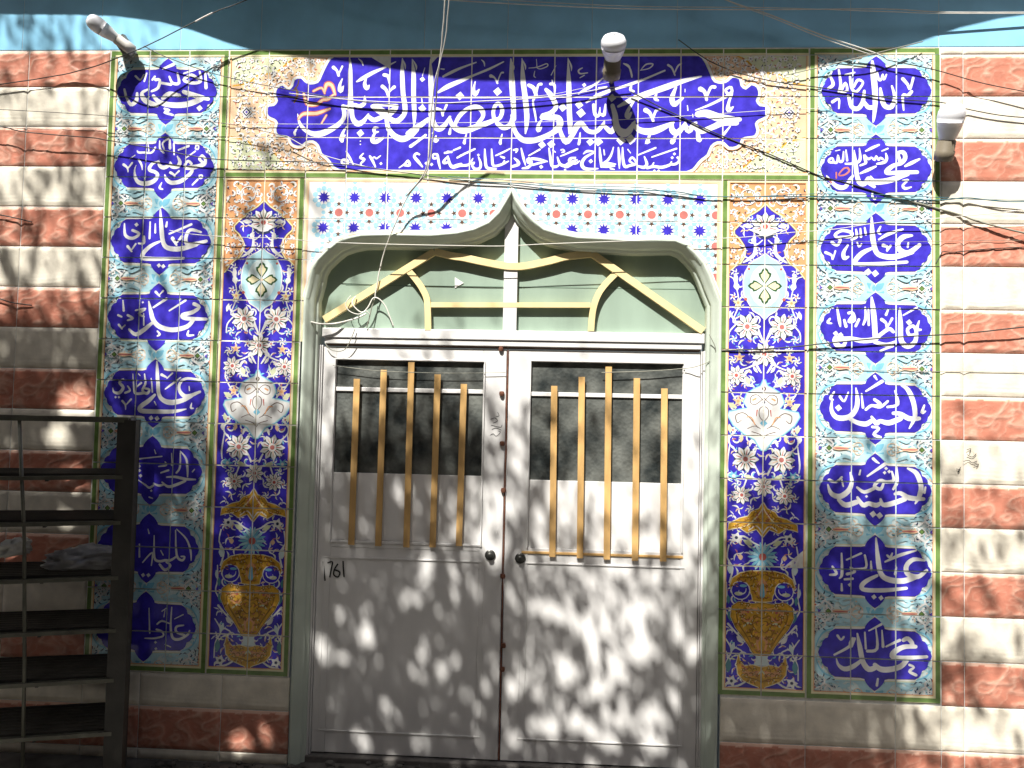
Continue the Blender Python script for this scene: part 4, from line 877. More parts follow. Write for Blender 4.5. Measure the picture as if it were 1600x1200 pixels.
# jambs
jl = W(500, 800, .1)[0]; jr = W(1103, 800, .1)[0]
for (xa, xb) in ((XL+.058, -.955+.012), (.985-.012, XR-.058)):
    pass
for sx, xe in ((-1, XL+.060), (1, XR-.060)):
    for k, (w_, y_) in enumerate(((.010, .064), (.006, .072))):
        x_a = xe-sx*k*.012; x_b = x_a-sx*w_
        box('jamb_step', M_white, x_a, x_b, y_, .14, GZ, zh-.08, surround, .002)

# ------------------------------------------------------------------ double door
DF = .083                       # front face of the leaves
door = empty('double_door', (0, DF, GZ+.02), 'white steel double door with dark panes and ochre bars', 'door')
def dp(x, y, d=DF): return W(x, y, d)
ztop = zh-.085; zbot = GZ+.035
xLo = XL+.060+.020; xRo = XR-.060-.020
xc = W(787, 850, DF)[0]
def leaf(x0, x1, gx0, gx1, gz0, gz1, barpx, railpx, wb, hinge):
    geos = [box_geo(x0, gx0, DF, DF+.045, zbot, ztop, .002), box_geo(gx1, x1, DF, DF+.045, zbot, ztop, .002), box_geo(gx0, gx1, DF+.0002, DF+.045, gz1, ztop, .002),
            box_geo(gx0, gx1, DF+.0002, DF+.045, wb-.022, wb, .002)]
    leaf_o = joined('door_leaf', M_white, geos, door)
    def b(name, m, xa, xb, ya, yb, za, zb2, bev=.002):
        o = box(name, m, xa, xb, ya, yb, za, zb2, None, bev)
        o.data.transform(Matrix.Translation((-0, -DF, -(GZ+.02)))); o.parent = leaf_o; return o
    wt, wbm = gz1, wb
    # stiles and rails around the recess (recess x gx0..gx1, z wb..gz1)
    b('kick_panel', M_white, gx0, gx1, DF+.002, DF+.045, zbot, wb-.022)
    b('glass_pane', M_glass, gx0, gx1, DF+.012, DF+.018, gz0, gz1, 0)
    b('lower_infill', M_white, gx0, gx1, DF+.006, DF+.03, wb, gz0)
    zm = W(640 if hinge < 0 else 950, 610 if hinge < 0 else 618, DF+.02)[1]
    b('glazing_bar', M_white, gx0, gx1, DF+.004, DF+.011, zm-.010, zm+.010)
    # pressed line of the kick panel
    for (za, zb2, xa, xb) in ((wb-.075, wb-.072, gx0-.03, gx1+.02), (zbot+.10, zbot+.103, gx0-.03, gx1+.02)):
        b('panel_bead', M_white, xa, xb, DF-.0025, DF+.002, za, zb2+.004, .001)
    for xa in (gx0-.034, gx1+.022):
        b('panel_bead', M_white, xa, xa+.006, DF-.0025, DF+.002, zbot+.10, wb-.072, .001)
    for xa in (gx0-.008, gx1+.003):
        b('recess_bead', M_white, xa, xa+.006, DF-.008, DF+.001, wb, gz1+.005, .001)
    b('recess_bead', M_white, gx0-.008, gx1+.008, DF-.008, DF+.001, gz1+.002, gz1+.008, .001)
    b('bar_rail', M_wood if hinge > 0 else M_white, gx0-(.0 if hinge < 0 else .03), gx1+.012, DF-.004, DF+.003, W(railpx[0], railpx[1], DF)[1]-.006, W(railpx[0], railpx[1], DF)[1]+.006, .002)
    for (xt, yt, xb_, yb_) in barpx:
        xa, za = W(xt, yt, DF-.008); xb2, zb2 = W(xb_, yb_, DF-.008)
        v2, f2 = tube_geo([(xa, DF-.009+random.uniform(-.001, .001), za), (xb2, DF-.009, zb2)], 0, flat=(.030, .009))
        o = mesh_obj('grille_bar', v2, f2, M_wood); o.data.transform(Matrix.Translation((0, -DF, -(GZ+.02)))); o.parent = leaf_o
    return leaf_o, b
gl0, gzt = dp(526, 562); gl1, _ = dp(756, 562); _, gzb = dp(640, 741)
_, wbl = dp(640, 851)
Lf, bL = leaf(xLo, xc-.006, gl0, gl1, gzb, gzt, [(558,592,549,851),(600,578,591,853),(643,566,635,855),(684,585,676,855),(725,600,717,853)], (640,849), wbl, -1)
gr0, gzt2 = dp(831, 565); gr1, _ = dp(1067, 565); _, gzb2 = dp(950, 753)
_, wbr = dp(950, 860)
Rf, bR = leaf(xc+.006, xRo, gr0, gr1, gzb2, gzt2, [(866,603,863,870),(909,589,906,872),(951,573,948,874),(995,591,992,876),(1038,607,1036,877)], (950,867), wbr, 1)
# rusted joint between the leaves, hinge knuckles, locks, hand-written numbers
def on_leaf(o, leaf_o): o.data.transform(Matrix.Translation((0, -DF, -(GZ+.02)))); o.parent = leaf_o
pts = [(xc+.003*noise.noise(Vector((0, 0, z*9))), DF-.001, z) for z in [zbot+i*(ztop-zbot)/60 for i in range(61)]]
v_, f_ = tube_geo(pts, [.0035+.003*abs(noise.noise(Vector((3, z[2]*14, 0)))) for z in pts], 6); o = mesh_obj('rusty_joint', v_, f_, M_rust); on_leaf(o, Lf)
for y_ in (545, 615, 693, 766, 900, 1008, 1045): 
    x_, z_ = dp(785+random.uniform(-2, 2), y_); v_, f_ = lathe_geo([(.0, -.012), (.011, -.010), (.013, 0), (.011, .010), (.0, .012)], (x_, DF-.006, z_), (0, 0, 1), 8); o = mesh_obj('rusty_hinge', v_, f_, M_rust); on_leaf(o, Lf)
for (px, py, lf) in ((766, 867, Lf), (813, 872, Rf)):
    x_, z_ = dp(px, py); v_, f_ = lathe_geo([(.024, 0), (.026, .006), (.020, .010), (.013, .012), (.012, .020), (.014, .024), (.008, .027)], (x_, DF, z_), (0, -1, 0), 14); o = mesh_obj('lock', v_, f_, mat('lock_metal', (.05,.05,.045), .4, .3, 30, metal=.5)); on_leaf(o, lf)
def scribble(txt, ox, oy, s, depth, parent, name, w=.004, m=M_black):
    gs = []
    for st in txt.split('|'):
        q = [tuple(map(float, t.split(',')[:2])) for t in st.split()]
        P = [W(ox+a/s, oy+b_/s, depth) for a, b_ in q]; P = smooth_pts([(p[0], p[1], 0) for p in P], 4)
        gs.append(tube_geo([(p[0], depth, p[1]) for p in P], 0, flat=(w, .0006)))
    return joined(name, m, gs, parent)
o = scribble('178,320 180,350 185,402|195,326 216,322 212,350 205,388|240,330 226,352 222,376 240,386 248,366 228,356|262,318 263,350 266,386', 440, 760, 2.727, DF-.0012, None, 'painted_number', .007); on_leaf(o, Lf)
o = scribble('1450,690 1480,680 1500,700 1470,715|1455,730 1520,745 1530,728|1460,760 1490,750 1525,765|1450,800 1470,790 1490,806 1520,780 1505,770|1500,640 1510,665 1490,670', 440, 500, 4.444, DF-.0012, None, 'pen_scribble', .0022); on_leaf(o, Lf)
o = scribble('1200,680 1230,672 1222,700|1205,712 1240,730 1270,705|1180,760 1215,752 1240,770 1275,756|1250,790 1285,778 1270,800|1130,812 1155,820 1140,835 1160,800', 1240, 550, 4.444, -.0105, None, 'pen_scribble', .0026); o.parent = wall

# ------------------------------------------------------------------ canopy above the frame (its curved edge throws the arc of shade)
HC = 4.15
shade = [(-500,22),(-250,22),(0,23),(120,24),(180,26),(250,35),(300,48),(350,66),(390,78),(480,91),(590,104),(700,123),(760,127),(900,128),(1010,127),(1100,122),(1180,116),(1250,110),(1300,102),(1380,85),(1440,65),(1500,44),(1560,30),(1610,23),(1900,22),(2200,22)]
edge = []
for (a, b) in shade:
    X, Z = W(a, b); d = (HC-Z)/1.5; edge.append((X-.35*d, -d))
canopy_poly = [(edge[0][0], .0)]+edge+[(edge[-1][0], .0)]
n = len(canopy_poly); vs = [(p[0], p[1], HC) for p in canopy_poly]+[(p[0], p[1], HC+.14) for p in canopy_poly]
tr = tessellate_polygon([[Vector((p[0], p[1], 0)) for p in canopy_poly]])
fs = [list(t) for t in tr]+[[i+n for i in t] for t in tr]+[[i, (i+1) % n, (i+1) % n+n, i+n] for i in range(n)]
o = mesh_obj('canopy', vs, fs, mat('canopy_paint', (.30,.45,.50), .7)); tag(o, 'curved concrete canopy slab over the tiled front, above the picture', 'canopy')

# ------------------------------------------------------------------ lamps
def bulb(px, py, depth, axis, label, socket_m, L=.115, r=.029):
    b_ = Vector(P3(px, py, -depth)); ax = Vector(axis).normalized()
    root = empty('light_bulb', tuple(b_), label, 'light bulb', 'led bulbs fixed on the facade')
    v_, f_ = lathe_geo([(r*.50, -.085), (r*.74, -.078), (r*.78, -.040), (r*.70, -.036), (r*.72, .006), (r*.6, .012)], b_, ax, 16); mesh_obj('lamp_holder', v_, f_, socket_m, root, smooth=True)
    v_, f_ = lathe_geo([(r*.55, 0), (r*.62, .010), (r*.9, L*.34), (r, L*.5)], b_, ax, 20); mesh_obj('bulb_sleeve', v_, f_, M_bulbs, root, smooth=True)
    v_, f_ = lathe_geo([(r*.99, L*.5), (r*1.06, L*.62), (r*1.04, L*.76), (r*.86, L*.9), (r*.5, L*.98), (r*.1, L)], b_, ax, 20); mesh_obj('bulb_dome', v_, f_, M_bulb, root, smooth=True)
    # arm to the wall
    e = b_-ax*.03; wl = (e.x+.004, .004, e.z-.02)
    tube('bracket_arm', socket_m, [tuple(e), ((e.x+wl[0])/2, e.y*.45, e.z-.022), wl], .012, root, 8)
    return root
bulb(957, 96, .13, (0, -.75, .66), 'white bulb at top centre over the big inscription, half in the canopy shade', M_socket, .125, .055)
bulb(1479, 222, .10, (0, -.40, .92), 'white bulb standing at the right edge of the tile panels', M_socket, .17, .055)
bulb(184, 62, .10, (-.66, -.62, .42), 'white bulb tilted out to the left at the top left corner', M_socketw, .15, .036)
# square conduit box under the left bulb
o = tube('conduit_box', mat('conduit_grey', (.22,.22,.20), .6, .15), [P3(186, 58, -.06), P3(206, 88, -.02)], 0, None, flat=(.055, .05)); tag(o, 'grey junction box directly below the bulb at the top left', 'junction box')

# ------------------------------------------------------------------ cables
def cable(name, m, pts, r, label, group='cables strung across the facade', wig=.0):
    """pts: (px, py, distance from the wall)"""
    P = smooth_pts([P3(a, b, -c) for a, b, c in pts], 6)
    if wig: P = [(p[0]+wig*noise.noise(Vector((i*.35, 0, len(pts)))), p[1], p[2]+wig*noise.noise(Vector((i*.35, 5, len(pts))))) for i, p in enumerate(P)]
    o = tube(name, m, P, r, None, 6); return tag(o, label, 'cable', group)
cable('cable', M_cw, [(705,-120,.58),(697,-30,.46),(694,20,.40),(690,70,.34),(684,120,.28),(680,172,.22),(676,215,.17),(667,268,.11),(638,305,.06),(615,355,.03),(598,402,-.03),(590,440,-.045),(586,465,-.055)], .0032, 'white twin cable hanging down across the inscription to the transom bar', wig=.003)
cable('cable', M_cw, [(700,-120,.58),(702,-30,.46),(700,20,.40),(694,70,.34),(680,125,.28),(674,175,.22),(672,215,.17),(664,268,.11),(634,306,.06)], .0026, 'thinner white strand twisted beside the cable hanging over the inscription', wig=.004)
cable('cable', M_cw, [(1060,-40,.12),(1130,-2,.10),(1200,22,.08),(1282,54,.06),(1365,82,.035),(1388,94,.03)], .0034, 'white cable running down from the top towards the upper right corner of the tiles')
cable('cable', M_cw, [(1075,-38,.12),(1135,0,.10),(1205,27,.08),(1286,60,.06),(1363,86,.035)], .0022, 'thin white strand just below the white cable at the upper right')
cable('cable', M_cd, [(1388,94,.03),(1460,109,.03),(1540,131,.04),(1640,150,.05)], .0024, 'thin dark wire crossing the topmost red tiles on the right')
cable('cable', M_cg, [(1225,118,.02),(1290,103,.03),(1365,84,.05),(1442,65,.03)], .0024, 'short pale wire running up to the top right corner of the green border')
cable('cable', M_cw, [(500,-30,.1),(600,-8,.1),(700,0,.1),(840,8,.1),(1000,14,.1),(1200,15,.09),(1380,14,.07),(1480,19,.05),(1660,19,.03)], .0026, 'upper white cable along the top edge over the blue band')
cable('cable', M_cw, [(500,-34,.1),(600,-14,.1),(700,-6,.1),(840,3,.1),(1000,10,.1),(1200,12,.09),(1380,18,.07),(1480,21,.05),(1660,21,.03)], .0020, 'lower thin white strand along the top edge over the blue band')
cable('cable', M_cd, [(440,-30,.12),(385,0,.12),(345,15,.12),(300,36,.12),(245,64,.13),(200,84,.14),(150,103,.06),(100,116,.03),(40,126,.03),(-60,140,.03)], .0028, 'dark wire slanting down from the top over the left bulb', wig=.002)
cable('cable', M_cw, [(332,20,.126),(318,27,.126),(305,34,.126)], .004, 'pale tape joint wrapped on the slanting wire at top left')
cable('cable', M_cd, [(-60,168,.05),(0,171,.05),(140,179,.05),(225,186,.05),(345,192,.05),(450,214,.04)], .0016, 'thin dark wire below the top red tile row on the left')
cable('cable', M_cw, [(450,214,.04),(480,231,.035),(505,242,.03),(535,251,.02),(580,262,.015),(640,270,.015)], .0020, 'thin white wire slanting across the lower left of the inscription')
cable('cable', M_cd, [(225,72,.05),(262,90,.04),(345,118,.03),(450,140,.022),(550,157,.022),(625,165,.02)], .0022, 'dark wire entering the inscription from the upper left')
cable('cable', M_cw, [(452,146,.02),(548,156,.022),(620,160,.022),(690,161,.022),(745,158.5,.022),(830,154,.022),(900,146,.022),(945,138,.022),(985,134,.022)], .0026, 'white cable sagging through the big letters of the inscription')
cable('cable', M_cw, [(345,193,.012),(500,194,.012),(700,192,.012),(880,190,.012),(960,187.5,.012),(1083,180.5,.012),(1195,173,.012),(1300,169,.012)], .0015, 'thin straight white wire low across the big letters')
cable('cable', M_cw, [(620,152,.015),(760,153.5,.015),(850,149,.015),(905,139,.015),(955,128,.015)], .0014, 'hair thin white wire rising towards the centre bulb')
cable('cable', M_cd, [(1060,62,.03),(1110,96,.02),(1165,117,.015),(1225,130,.012),(1275,136,.012),(1350,147,.012),(1400,155,.012),(1470,160,.015),(1500,168,.02),(1570,181,.02),(1660,187,.02)], .0026, 'dark cable crossing the first medallion on the right')
cable('cable', M_cg, [(1384,305,.006),(1420,314,.006),(1465,326,.008),(1501,336,.012),(1532,347,.02),(1600,364,.03),(1700,384,.04)], .0046, 'olive cable sloping down over the cream tiles at right')
cable('cable', M_cd, [(985,143,.02),(1027,165,.01),(1065,183,.006),(1104,202,.006),(1137,216,.006),(1170,229,.006),(1200,240,.006),(1237,256,.006),(1282,275,.006),(1330,288,.006),(1384,305,.006)], .0030, 'dark strand added for a cable shadow slanting from the centre bulb down to the second medallion on the right')  # shadow of the white cable above, modelled as a dark strand
cable('cable', M_ct, [(690,278,.012),(740,283,.012),(800,286,.012),(850,290,.012),(950,296,.012),(1050,299,.012),(1110,307,.012),(1240,307,.012),(1341,309,.012),(1465,312.6,.014),(1510,309,.02),(1575,315,.03),(1660,313,.04)], .0026, 'dark teal wire lying along the green line above the star tiles')
cable('cable', M_ct, [(700,276,.012),(800,282,.012),(880,290,.012),(1000,293,.012),(1060,303,.012),(1150,308,.012),(1270,303,.012),(1400,305,.012),(1510,311,.02),(1600,313,.03)], .0018, 'thinner teal wire twisted with the one above the star tiles')
cable('cable', M_cd, [(-60,185,.06),(0,197,.06),(45,207,.055),(140,215,.05),(185,222,.045),(260,236,.04),(340,249,.03),(480,253,.025),(550,258,.02),(605,266,.015),(650,272,.012),(700,279,.012)], .0026, 'dark cable from the left edge to the foot of the inscription', wig=.002)
cable('cable', M_cw, [(265,360,.03),(310,367,.03),(381,371,.03),(433,372,.03),(504,378,.03),(605,381.5,.03),(700,383.5,.03),(785,384.5,.03),(857,381,.03),(992,376,.03),(1049,373.5,.03),(1150,371.5,.03),(1240,363,.03),(1298,359,.03),(1380,347,.03),(1442,343,.035),(1532,335,.04),(1640,324,.05)], .0018, 'long thin pale wire crossing the whole front over the arch')
cable('cable', M_cd, [(1125,548,.005),(1180,546,.01),(1240,542,.015),(1294,536,.02),(1397,527,.025),(1505,521,.03),(1600,511,.04),(1700,502,.05)], .0030, 'dark cable crossing the fourth medallion and red tile on the right')
cable('cable', M_cd, [(1462,412,.004),(1470,398,.004),(1474,393,.012),(1490,394,.01),(1545,389,.01),(1640,384,.01)], .0022, 'short dark wire knotted on the red tile right of the third medallion')
cable('cable', M_cg, [(1240,375,.01),(1400,378,.012),(1520,376,.012),(1640,375,.014)], .0011, 'hair thin grey wire across the third medallion on the right')
cable('cable', M_cg, [(1330,578,.006),(1420,580,.008),(1520,581,.008),(1640,582,.01)], .0012, 'hair thin grey wire above the fifth medallion on the right')
cable('cable', M_cd, [(-40,333,.02),(0,336,.02),(30,342,.02),(50,347,.012)], .0030, 'short dark cable end on the second red row at the left edge')
cable('cable', M_cd, [(-40,457,.02),(0,467,.02),(20,473,.02),(50,477,.012)], .0030, 'short dark cable end on the third red row at the left edge')
cable('cable', M_cg, [(520,571,-.07),(560,576,-.07),(600,580,-.07),(700,583,-.07),(790,582,-.07)], .0014, 'thin wire along the top of the left door pane')
cable('cable', M_cg, [(1108,522,.005),(1118,545,.0),(1112,562,-.03),(1090,572,-.05),(1066,576,-.07),(1010,580,-.07),(940,582,-.07)], .0018, 'thin wire stepping down the right jamb to the door pane')
cable('cable', M_cw, [(486,503,-.01),(500,506,-.02),(520,506,-.03),(540,502,-.05),(560,496,-.06),(572,490,-.065)], .0042, 'white cable stub sticking out at the left springing of the arch')
cable('cable', M_cw, [(556,463,-0.048),(550,472,-0.033),(556,482,-0.033),(566,488,-0.038),(575,480,-0.043),(583,466,-0.048),(592,467,-0.048),(602,478,-0.053),(608,492,-0.053),(615,510,-0.058)], .0030, 'loop of white cable tied round the left transom bar')
cable('cable', M_cg, [(586,465,-0.063),(581,480,-0.053),(577,497,-0.053),(573,512,-0.053)], .0028, 'grey cable tail hanging from the knot on the left transom bar')
cable('cable', M_cw, [(548,462,-0.043),(540,475,-0.038),(546,486,-0.033),(560,491,-0.033),(572,486,-0.038),(578,492,-0.043)], .0022, 'thin loop of cable beside the knot on the transom bar')
cable('cable', M_cg, [(555,513,-0.045),(549,528,-0.045),(540,545,-0.055),(528,549,-0.060),(515,545,-0.060),(508,536,-0.060)], .0022, 'bent wire hook hanging over the door header at left')

# ------------------------------------------------------------------ steel rack at the left
def RP(px, py, f=None):
    """front plane of the rack: 14 degrees off the wall"""
    v = ray(px, py); nx_, ny_ = .30, -1.0; x0, y0 = W(205, 700, -.42)[0], -.42
    t = ((x0-CX)*nx_+(y0-CY)*ny_)/(v[0]*nx_+v[1]*ny_)
    return Vector((CX+t*v[0], CY+t*v[1], CZ+t*v[2]))
o0 = RP(100, 1190); rack = empty('metal_rack', (o0.x, o0.y, GZ), 'dark metal shelf rack standing at the left edge before the tiles', 'rack')
back = Vector((-.155, .33, 0))
def rt_(name, m, pts, flat=None, r=.006): return tube(name, m, [tuple(p) for p in pts], r, rack, 8, flat)
pr = RP(201, 660); pl = RP(-330, 655)
ztp = RP(120, 655).z
def down(p, z=GZ): return Vector((p.x, p.y, z))
for p in (pr, pl):
    rt_('rack_post', M_dark, [down(p, ztp), down(p)], (.082, .03)); q = p+back; rt_('rack_post', M_dark, [down(q, ztp), down(q)], (.05, .03))
pm = RP(28, 700); rt_('front_rod', M_rail, [down(pm, ztp), down(RP(34, 900), 1.0)+Vector((.004, 0, 0)), down(RP(40, 1000), .5), down(RP(42, 1100))], None, .0075)
rt_('top_rail', M_rail, [down(pl, ztp), down(pr, ztp)], (.022, .022)); rt_('top_rail', M_rail, [down(pl+back, ztp), down(pr+back, ztp)], (.02, .02))
for s_ in (pl, pr): rt_('side_rail', M_rail, [down(s_, ztp-.002), down(s_+back, ztp-.002)], (.02, .018))
for k, (yy) in enumerate((744, 815, 903, 985, 1064, 1148)):
    z = RP(110, yy).z; a = down(pl, z+random.uniform(-.012, .012)); b = down(pr, z+random.uniform(-.006, .006))
    rt_('shelf_edge', M_rail, [a, a.lerp(b, .3)-Vector((0, 0, random.uniform(0, .006))), a.lerp(b, .65)-Vector((0, 0, random.uniform(0, .008))), b], (.016, .024)); rt_('shelf_edge', M_dark, [a+back, b+back], (.016, .02))
    for i in range(9):
        o1 = a+back*((i+.5)/9)+Vector((0, 0, .004)); o2 = b+back*((i+.5)/9)+Vector((0, 0, .004))
        rt_('shelf_slat', M_dark, [o1, o2], (.022, .006))
    for t in (.25, .5, .75): rt_('shelf_bearer', M_dark, [a.lerp(b, t)-Vector((0, 0, .012)), a.lerp(b, t)+back-Vector((0, 0, .012))], (.014, .012))
# crumpled plastic bags on the rack
def bag(px, py, sx, sz, seed, label, m=M_bag):
    c = RP(px, py)+back*.4; bm = bmesh.new(); bmesh.ops.create_icosphere(bm, subdivisions=4, radius=1)
    for v in bm.verts:
        p = v.co.copy(); q = p*1.7+Vector((seed, 0, 0)); d = 1+.35*noise.noise(q)+.22*(1-abs(noise.noise(q*2.3))*2)+.08*noise.noise(q*6)
        v.co = Vector((p.x*sx*d, p.y*.10*d, max(-sz*.55, p.z*sz*d+.35*sz*p.x)))
    me = bpy.data.meshes.new('plastic_bag'); bm.to_mesh(me); bm.free(); me.materials.append(m)
    me.polygons.foreach_set('use_smooth', [True]*len(me.polygons))
    o = link('plastic_bag', me, None, tuple(c)); tag(o, label, 'bag')
bag(125, 884, .155, .052, 1.0, 'grey crumpled plastic bag lying on a middle shelf of the rack')
bag(6, 868, .05, .04, 6.0, 'small pale crumpled bag at the left end of the same rack shelf', mat('pale_bag', (.5,.5,.46), .4, .1))

# ------------------------------------------------------------------ rubble on the threshold
geos = []; rr = random.Random(2)
for i in range(260):
    x_ = rr.uniform(-1.6, 1.6); y_ = rr.uniform(-.12, .13) if abs(x_) < .92 else rr.uniform(-.2, -.01); s_ = rr.uniform(.006, .024)
    bm = bmesh.new(); bmesh.ops.create_icosphere(bm, subdivisions=1, radius=s_)
    off = Vector((x_, y_, gh(x_, y_)+s_*.3)); vv = [tuple(Vector((v.co.x*rr.uniform(.7, 1.4), v.co.y*rr.uniform(.7, 1.3), v.co.z*.7))+off) for v in bm.verts]
    bm.verts.index_update(); ff = [[v.index for v in f.verts] for f in bm.faces]; bm.free(); geos.append((vv, ff))
o = joined('gravel', M_ground, geos); tag(o, 'dark grit and small stones along the door threshold', 'gravel', kind='stuff')
box_o = box('door_sill', mat('sill_dirt', (.14,.13,.12), .9, .3, 12, .6), XL+.05, XR-.05, .05, .30, GZ-.02, GZ+.028, None, .006); tag(box_o, 'dirty low sill under the white double door', 'door sill')

# ------------------------------------------------------------------ tree across the yard, behind the viewer: casts the dappled shade
COV = """
60 15 15 4 22 0 0 0 0 0 0 0 0 0 0 0
50 34 30 14 26 4 0 0 0 0 0 0 0 0 0 0
48 48 32 26 46 0 0 0 0 0 0 0 0 0 0 0
58 66 45 40 55 3 0 0 0 0 0 0 0 0 0 0
68 68 50 52 50 2 0 0 0 0 0 0 0 0 0 0
93 90 50 42 30 14 42 10 8 0 0 0 0 0 0 0
96 88 76 50 60 84 86 82 62 10 14 20 5 6 14 0
96 94 92 82 93 93 92 60 58 22 30 52 70 58 66 22
98 98 98 96 98 96 90 74 66 42 62 74 92 82 74 66
99 99 98 97 97 96 96 92 82 72 86 94 98 96 84 72
99 99 99 99 98 96 94 90 80 80 86 97 98 97 88 78
99 99 99 98 98 97 95 92 88 88 93 97 98 95 86 72""".split()
COV = [float(v)/100 for v in COV]
def cover(x, y):
    fx = min(max(x/100-.5, 0), 14.999); fy = min(max(y/100-.5, 0), 10.999); i, j = int(fx), int(fy); u, v = fx-i, fy-j
    g = lambda a, b: COV[b*16+a]
    return (g(i, j)*(1-u)+g(i+1, j)*u)*(1-v)+(g(i, j+1)*(1-u)+g(i+1, j+1)*u)*v
HOLES = []
def holes(ox, oy, s, txt):
    for t in txt.split():
        a, b, c = map(float, t.split(',')); HOLES.append((ox+a/s, oy+b/s, c/s))
holes(440, 760, 2.727, '210,440,22 322,440,18 320,500,20 298,540,26 335,570,16 130,585,30 130,640,24 240,550,13 185,615,16 222,645,26 375,660,18 410,650,13 160,825,13 475,390,20 530,380,25 590,350,16 577,235,22 582,195,22 560,630,26 540,710,22 655,655,14 640,710,22 705,770,30 740,735,18 740,810,16 660,850,26 695,890,16 800,870,20 840,780,16 405,860,20 455,895,18 262,965,22 315,1010,16 600,1030,28 660,985,22 540,1010,18 440,1090,20 705,80,22 345,85,14 830,120,36 880,30,44 910,220,20 870,180,30 720,650,18')
holes(780, 760, 2.727, '125,400,25 180,430,28 230,450,25 290,470,30 340,500,38 390,540,34 450,490,28 510,470,24 560,420,36 580,500,34 600,600,50 540,620,30 660,610,25 740,540,28 820,600,34 650,430,22 720,790,28 105,620,18 130,680,20 230,640,24 250,720,34 290,710,32 375,640,32 470,640,28 480,700,34 420,760,38 370,800,28 520,820,22 640,890,42 680,910,24 560,930,24 620,990,38 670,1030,24 490,910,34 440,880,24 300,910,34 360,940,34 430,980,34 470,1010,24 130,930,32 210,930,32 90,720,24 40,770,30 40,980,32 380,1120,36 590,1115,24 745,1115,22')
holes(1240, 820, 3.158, '855,510,36 1010,580,66 300,970,32 240,1030,22 655,935,26 820,200,28 1120,150,46 1030,310,46 1030,220,22 1100,500,28 780,510,18 930,510,22 780,1050,46 870,1080,56 1000,1100,46 940,1010,28 1120,970,46 1000,790,56 540,400,28 150,730,20')
HOLES += [(367, 932, 11), (376, 1163, 16), (415, 1150, 9), (88, 682, 17), (120, 747, 14), (105, 815, 10), (20, 860, 12), (120, 630, 26), (20, 700, 8)]
tree = empty('shade_tree', (-2.6, -5.4, GZ), 'large leafy tree in the yard opposite the door, its shade falling on it', 'tree')
rl = random.Random(21); vs, fs = [], []
LA = .00128; cell = .10
xw0, xw1, zw0, zw1 = -3.6, 3.2, -1.2, 3.9
def wall_px(X, Z):               # inverse of W on the wall plane
    c, s = math.cos(YAW), math.sin(YAW); v = (X-CX, -CY, Z-CZ); v = (c*v[0]+s*v[1], -s*v[0]+c*v[1], v[2])
    c, s = math.cos(PIT), math.sin(PIT); v = (v[0], c*v[1]+s*v[2], -s*v[1]+c*v[2]); a, b = v[0]/v[1], -v[2]/v[1]
    c, s = math.cos(ROL), math.sin(ROL); return 800+FPX*(c*a-s*b), 600+FPX*(s*a+c*b)
z = zw0
while z < zw1:
    x = xw0
    while x < xw1:
        px, py = wall_px(x+cell/2, z+cell/2); cv = cover(px, py)*(.72 if px > 1400 else 1)*(.85 if px < 470 and py < 480 else 1)
        if py < 0: cv *= max(0, 1+py/200)
        clump = 1+.9*noise.noise(Vector((x*2.2, z*2.6, 3.3)))
        lam = -math.log(1-min(.997, cv*1.0))*(.95+.65*min(1, max(0, (cv-.6)/.25)))*cell*cell/LA*(clump if cv < .8 else 1)
        k = int(lam)+(1 if rl.random() < lam-int(lam) else 0)
        for _ in range(k):
            X = x+rl.random()*cell; Z = z+rl.random()*cell; px, py = wall_px(X, Z)
            if any((px-h[0])**2+(py-h[1])**2 < (h[2]+3.5)**2 for h in HOLES): continue
            d = rl.uniform(2.6, 3.4); c = Vector((X-.35*d, -d, Z+1.5*d))
            a = Vector((rl.gauss(0, 1), rl.gauss(0, 1), rl.gauss(0, 1))).normalized(); b = a.cross(Vector((rl.gauss(0, 1), rl.gauss(0, 1), rl.gauss(0, 1)))).normalized()
            L, w = rl.uniform(.024, .042), rl.uniform(.011, .019); nrm = a.cross(b)*.006; n0 = len(vs)
            vs += [tuple(c-a*L), tuple(c-a*L*.3+b*w+nrm), tuple(c+a*L*.4+b*w*.8+nrm), tuple(c+a*L), tuple(c+a*L*.4-b*w*.8+nrm), tuple(c-a*L*.3-b*w+nrm)]
            fs += [[n0, n0+1, n0+2, n0+3], [n0, n0+3, n0+4, n0+5]]
        x += cell
    z += cell
o = mesh_obj('crown', vs, fs, M_leaf, tree); o['kind'] = 'stuff'
print('leaves', len(fs)//2)
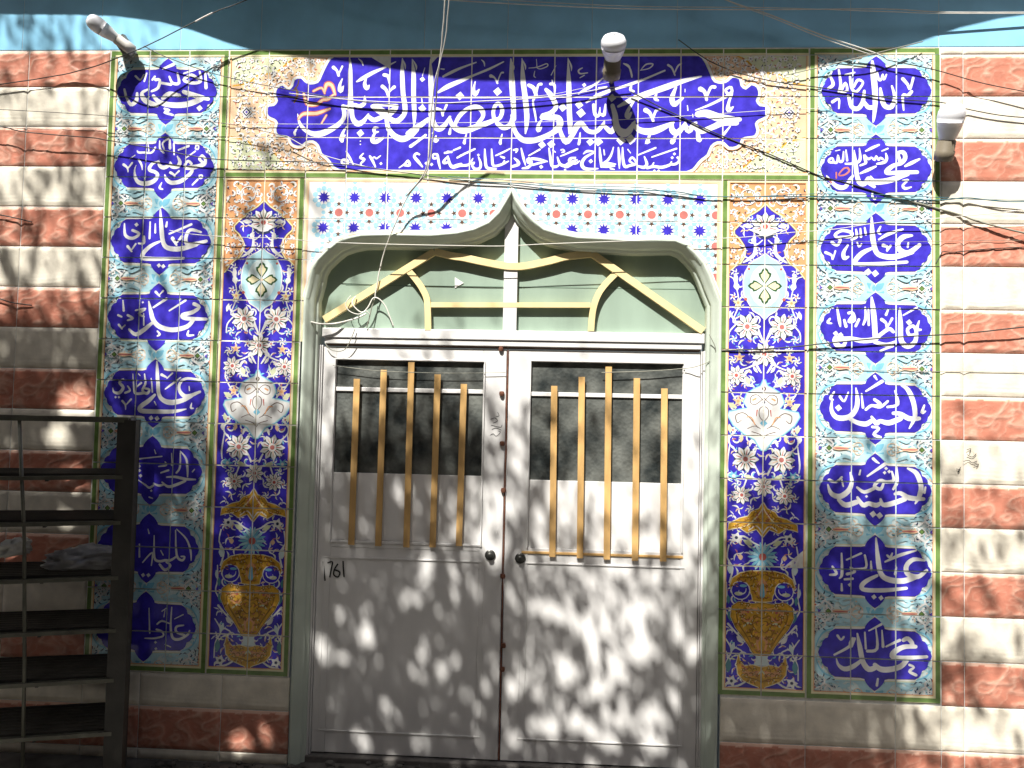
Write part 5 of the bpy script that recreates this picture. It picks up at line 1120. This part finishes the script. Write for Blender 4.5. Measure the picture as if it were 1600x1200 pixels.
def limb(pts, r0, r1, name='branch'):
    P = smooth_pts(pts, 5); n = len(P); tube(name, M_bark, P, [r0+(r1-r0)*i/(n-1) for i in range(n)], tree, 8)
limb([(-2.6,-5.4,GZ), (-2.55,-5.3,1.5), (-2.7,-5.1,3.2), (-2.5,-4.8,4.4)], .17, .11, 'trunk')
limb([(-2.5,-4.8,4.4), (-2.2,-4.3,5.0), (-1.7,-3.8,5.7), (-1.0,-3.4,6.6)], .08, .015)
limb([(-2.5,-4.8,4.4), (-3.1,-4.3,5.0), (-3.6,-3.9,6.2), (-3.7,-3.5,7.6)], .08, .015)
limb([(-2.2,-4.3,5.0), (-1.2,-3.9,5.2), (.1,-3.6,5.5), (1.0,-3.5,5.8)], .05, .008)
limb([(-3.1,-4.3,5.0), (-3.4,-4.0,5.6), (-3.9,-3.7,6.2)], .05, .01)
for (a, b) in (((840,742),(700,680)), ((850,770),(770,690)), ((870,850),(900,700)), ((200,60),(205,620)), ((60,300),(20,600)), ((110,240),(95,560)), ((130,80),(125,330)), ((1060,905),(930,870)), ((640,700),(780,720))):
    p = [W(*a), W(*b)]; d0, d1 = 3.2, 3.5
    limb([(p[0][0]-.35*d0, -d0, p[0][1]+1.5*d0), ((p[0][0]+p[1][0])/2-.35*3.35+.02, -3.35, (p[0][1]+p[1][1])/2+1.5*3.35+.03), (p[1][0]-.35*d1, -d1, p[1][1]+1.5*d1)], .012, .007)

# ------------------------------------------------------------------ unseen brick blocks added behind and beside the viewer to cut sky light
yw = box('rear_sky_blocker', mat('old_brick', (.13,.10,.08), .95, .2, 4, .5, 20), -14, 14, -10.0, -8.6, GZ-.06, 8.5, None, .02); tag(yw, 'tall plain brick block added behind the viewer to cut sky light and darken reflections', 'sky blocker')

for sx, lb in ((-1, 'plain brick block added outside the picture on the left to cut sky light'), (1, 'plain brick block added outside the picture on the right to cut sky light')):  # unseen side blocks, added only to dim the sky fill
    o = box('side_sky_blocker', MATS['old_brick'], sx*7.5, sx*9.5, -8.2, .1, GZ-.06, 6.0, None, .02); tag(o, lb, 'sky blocker')
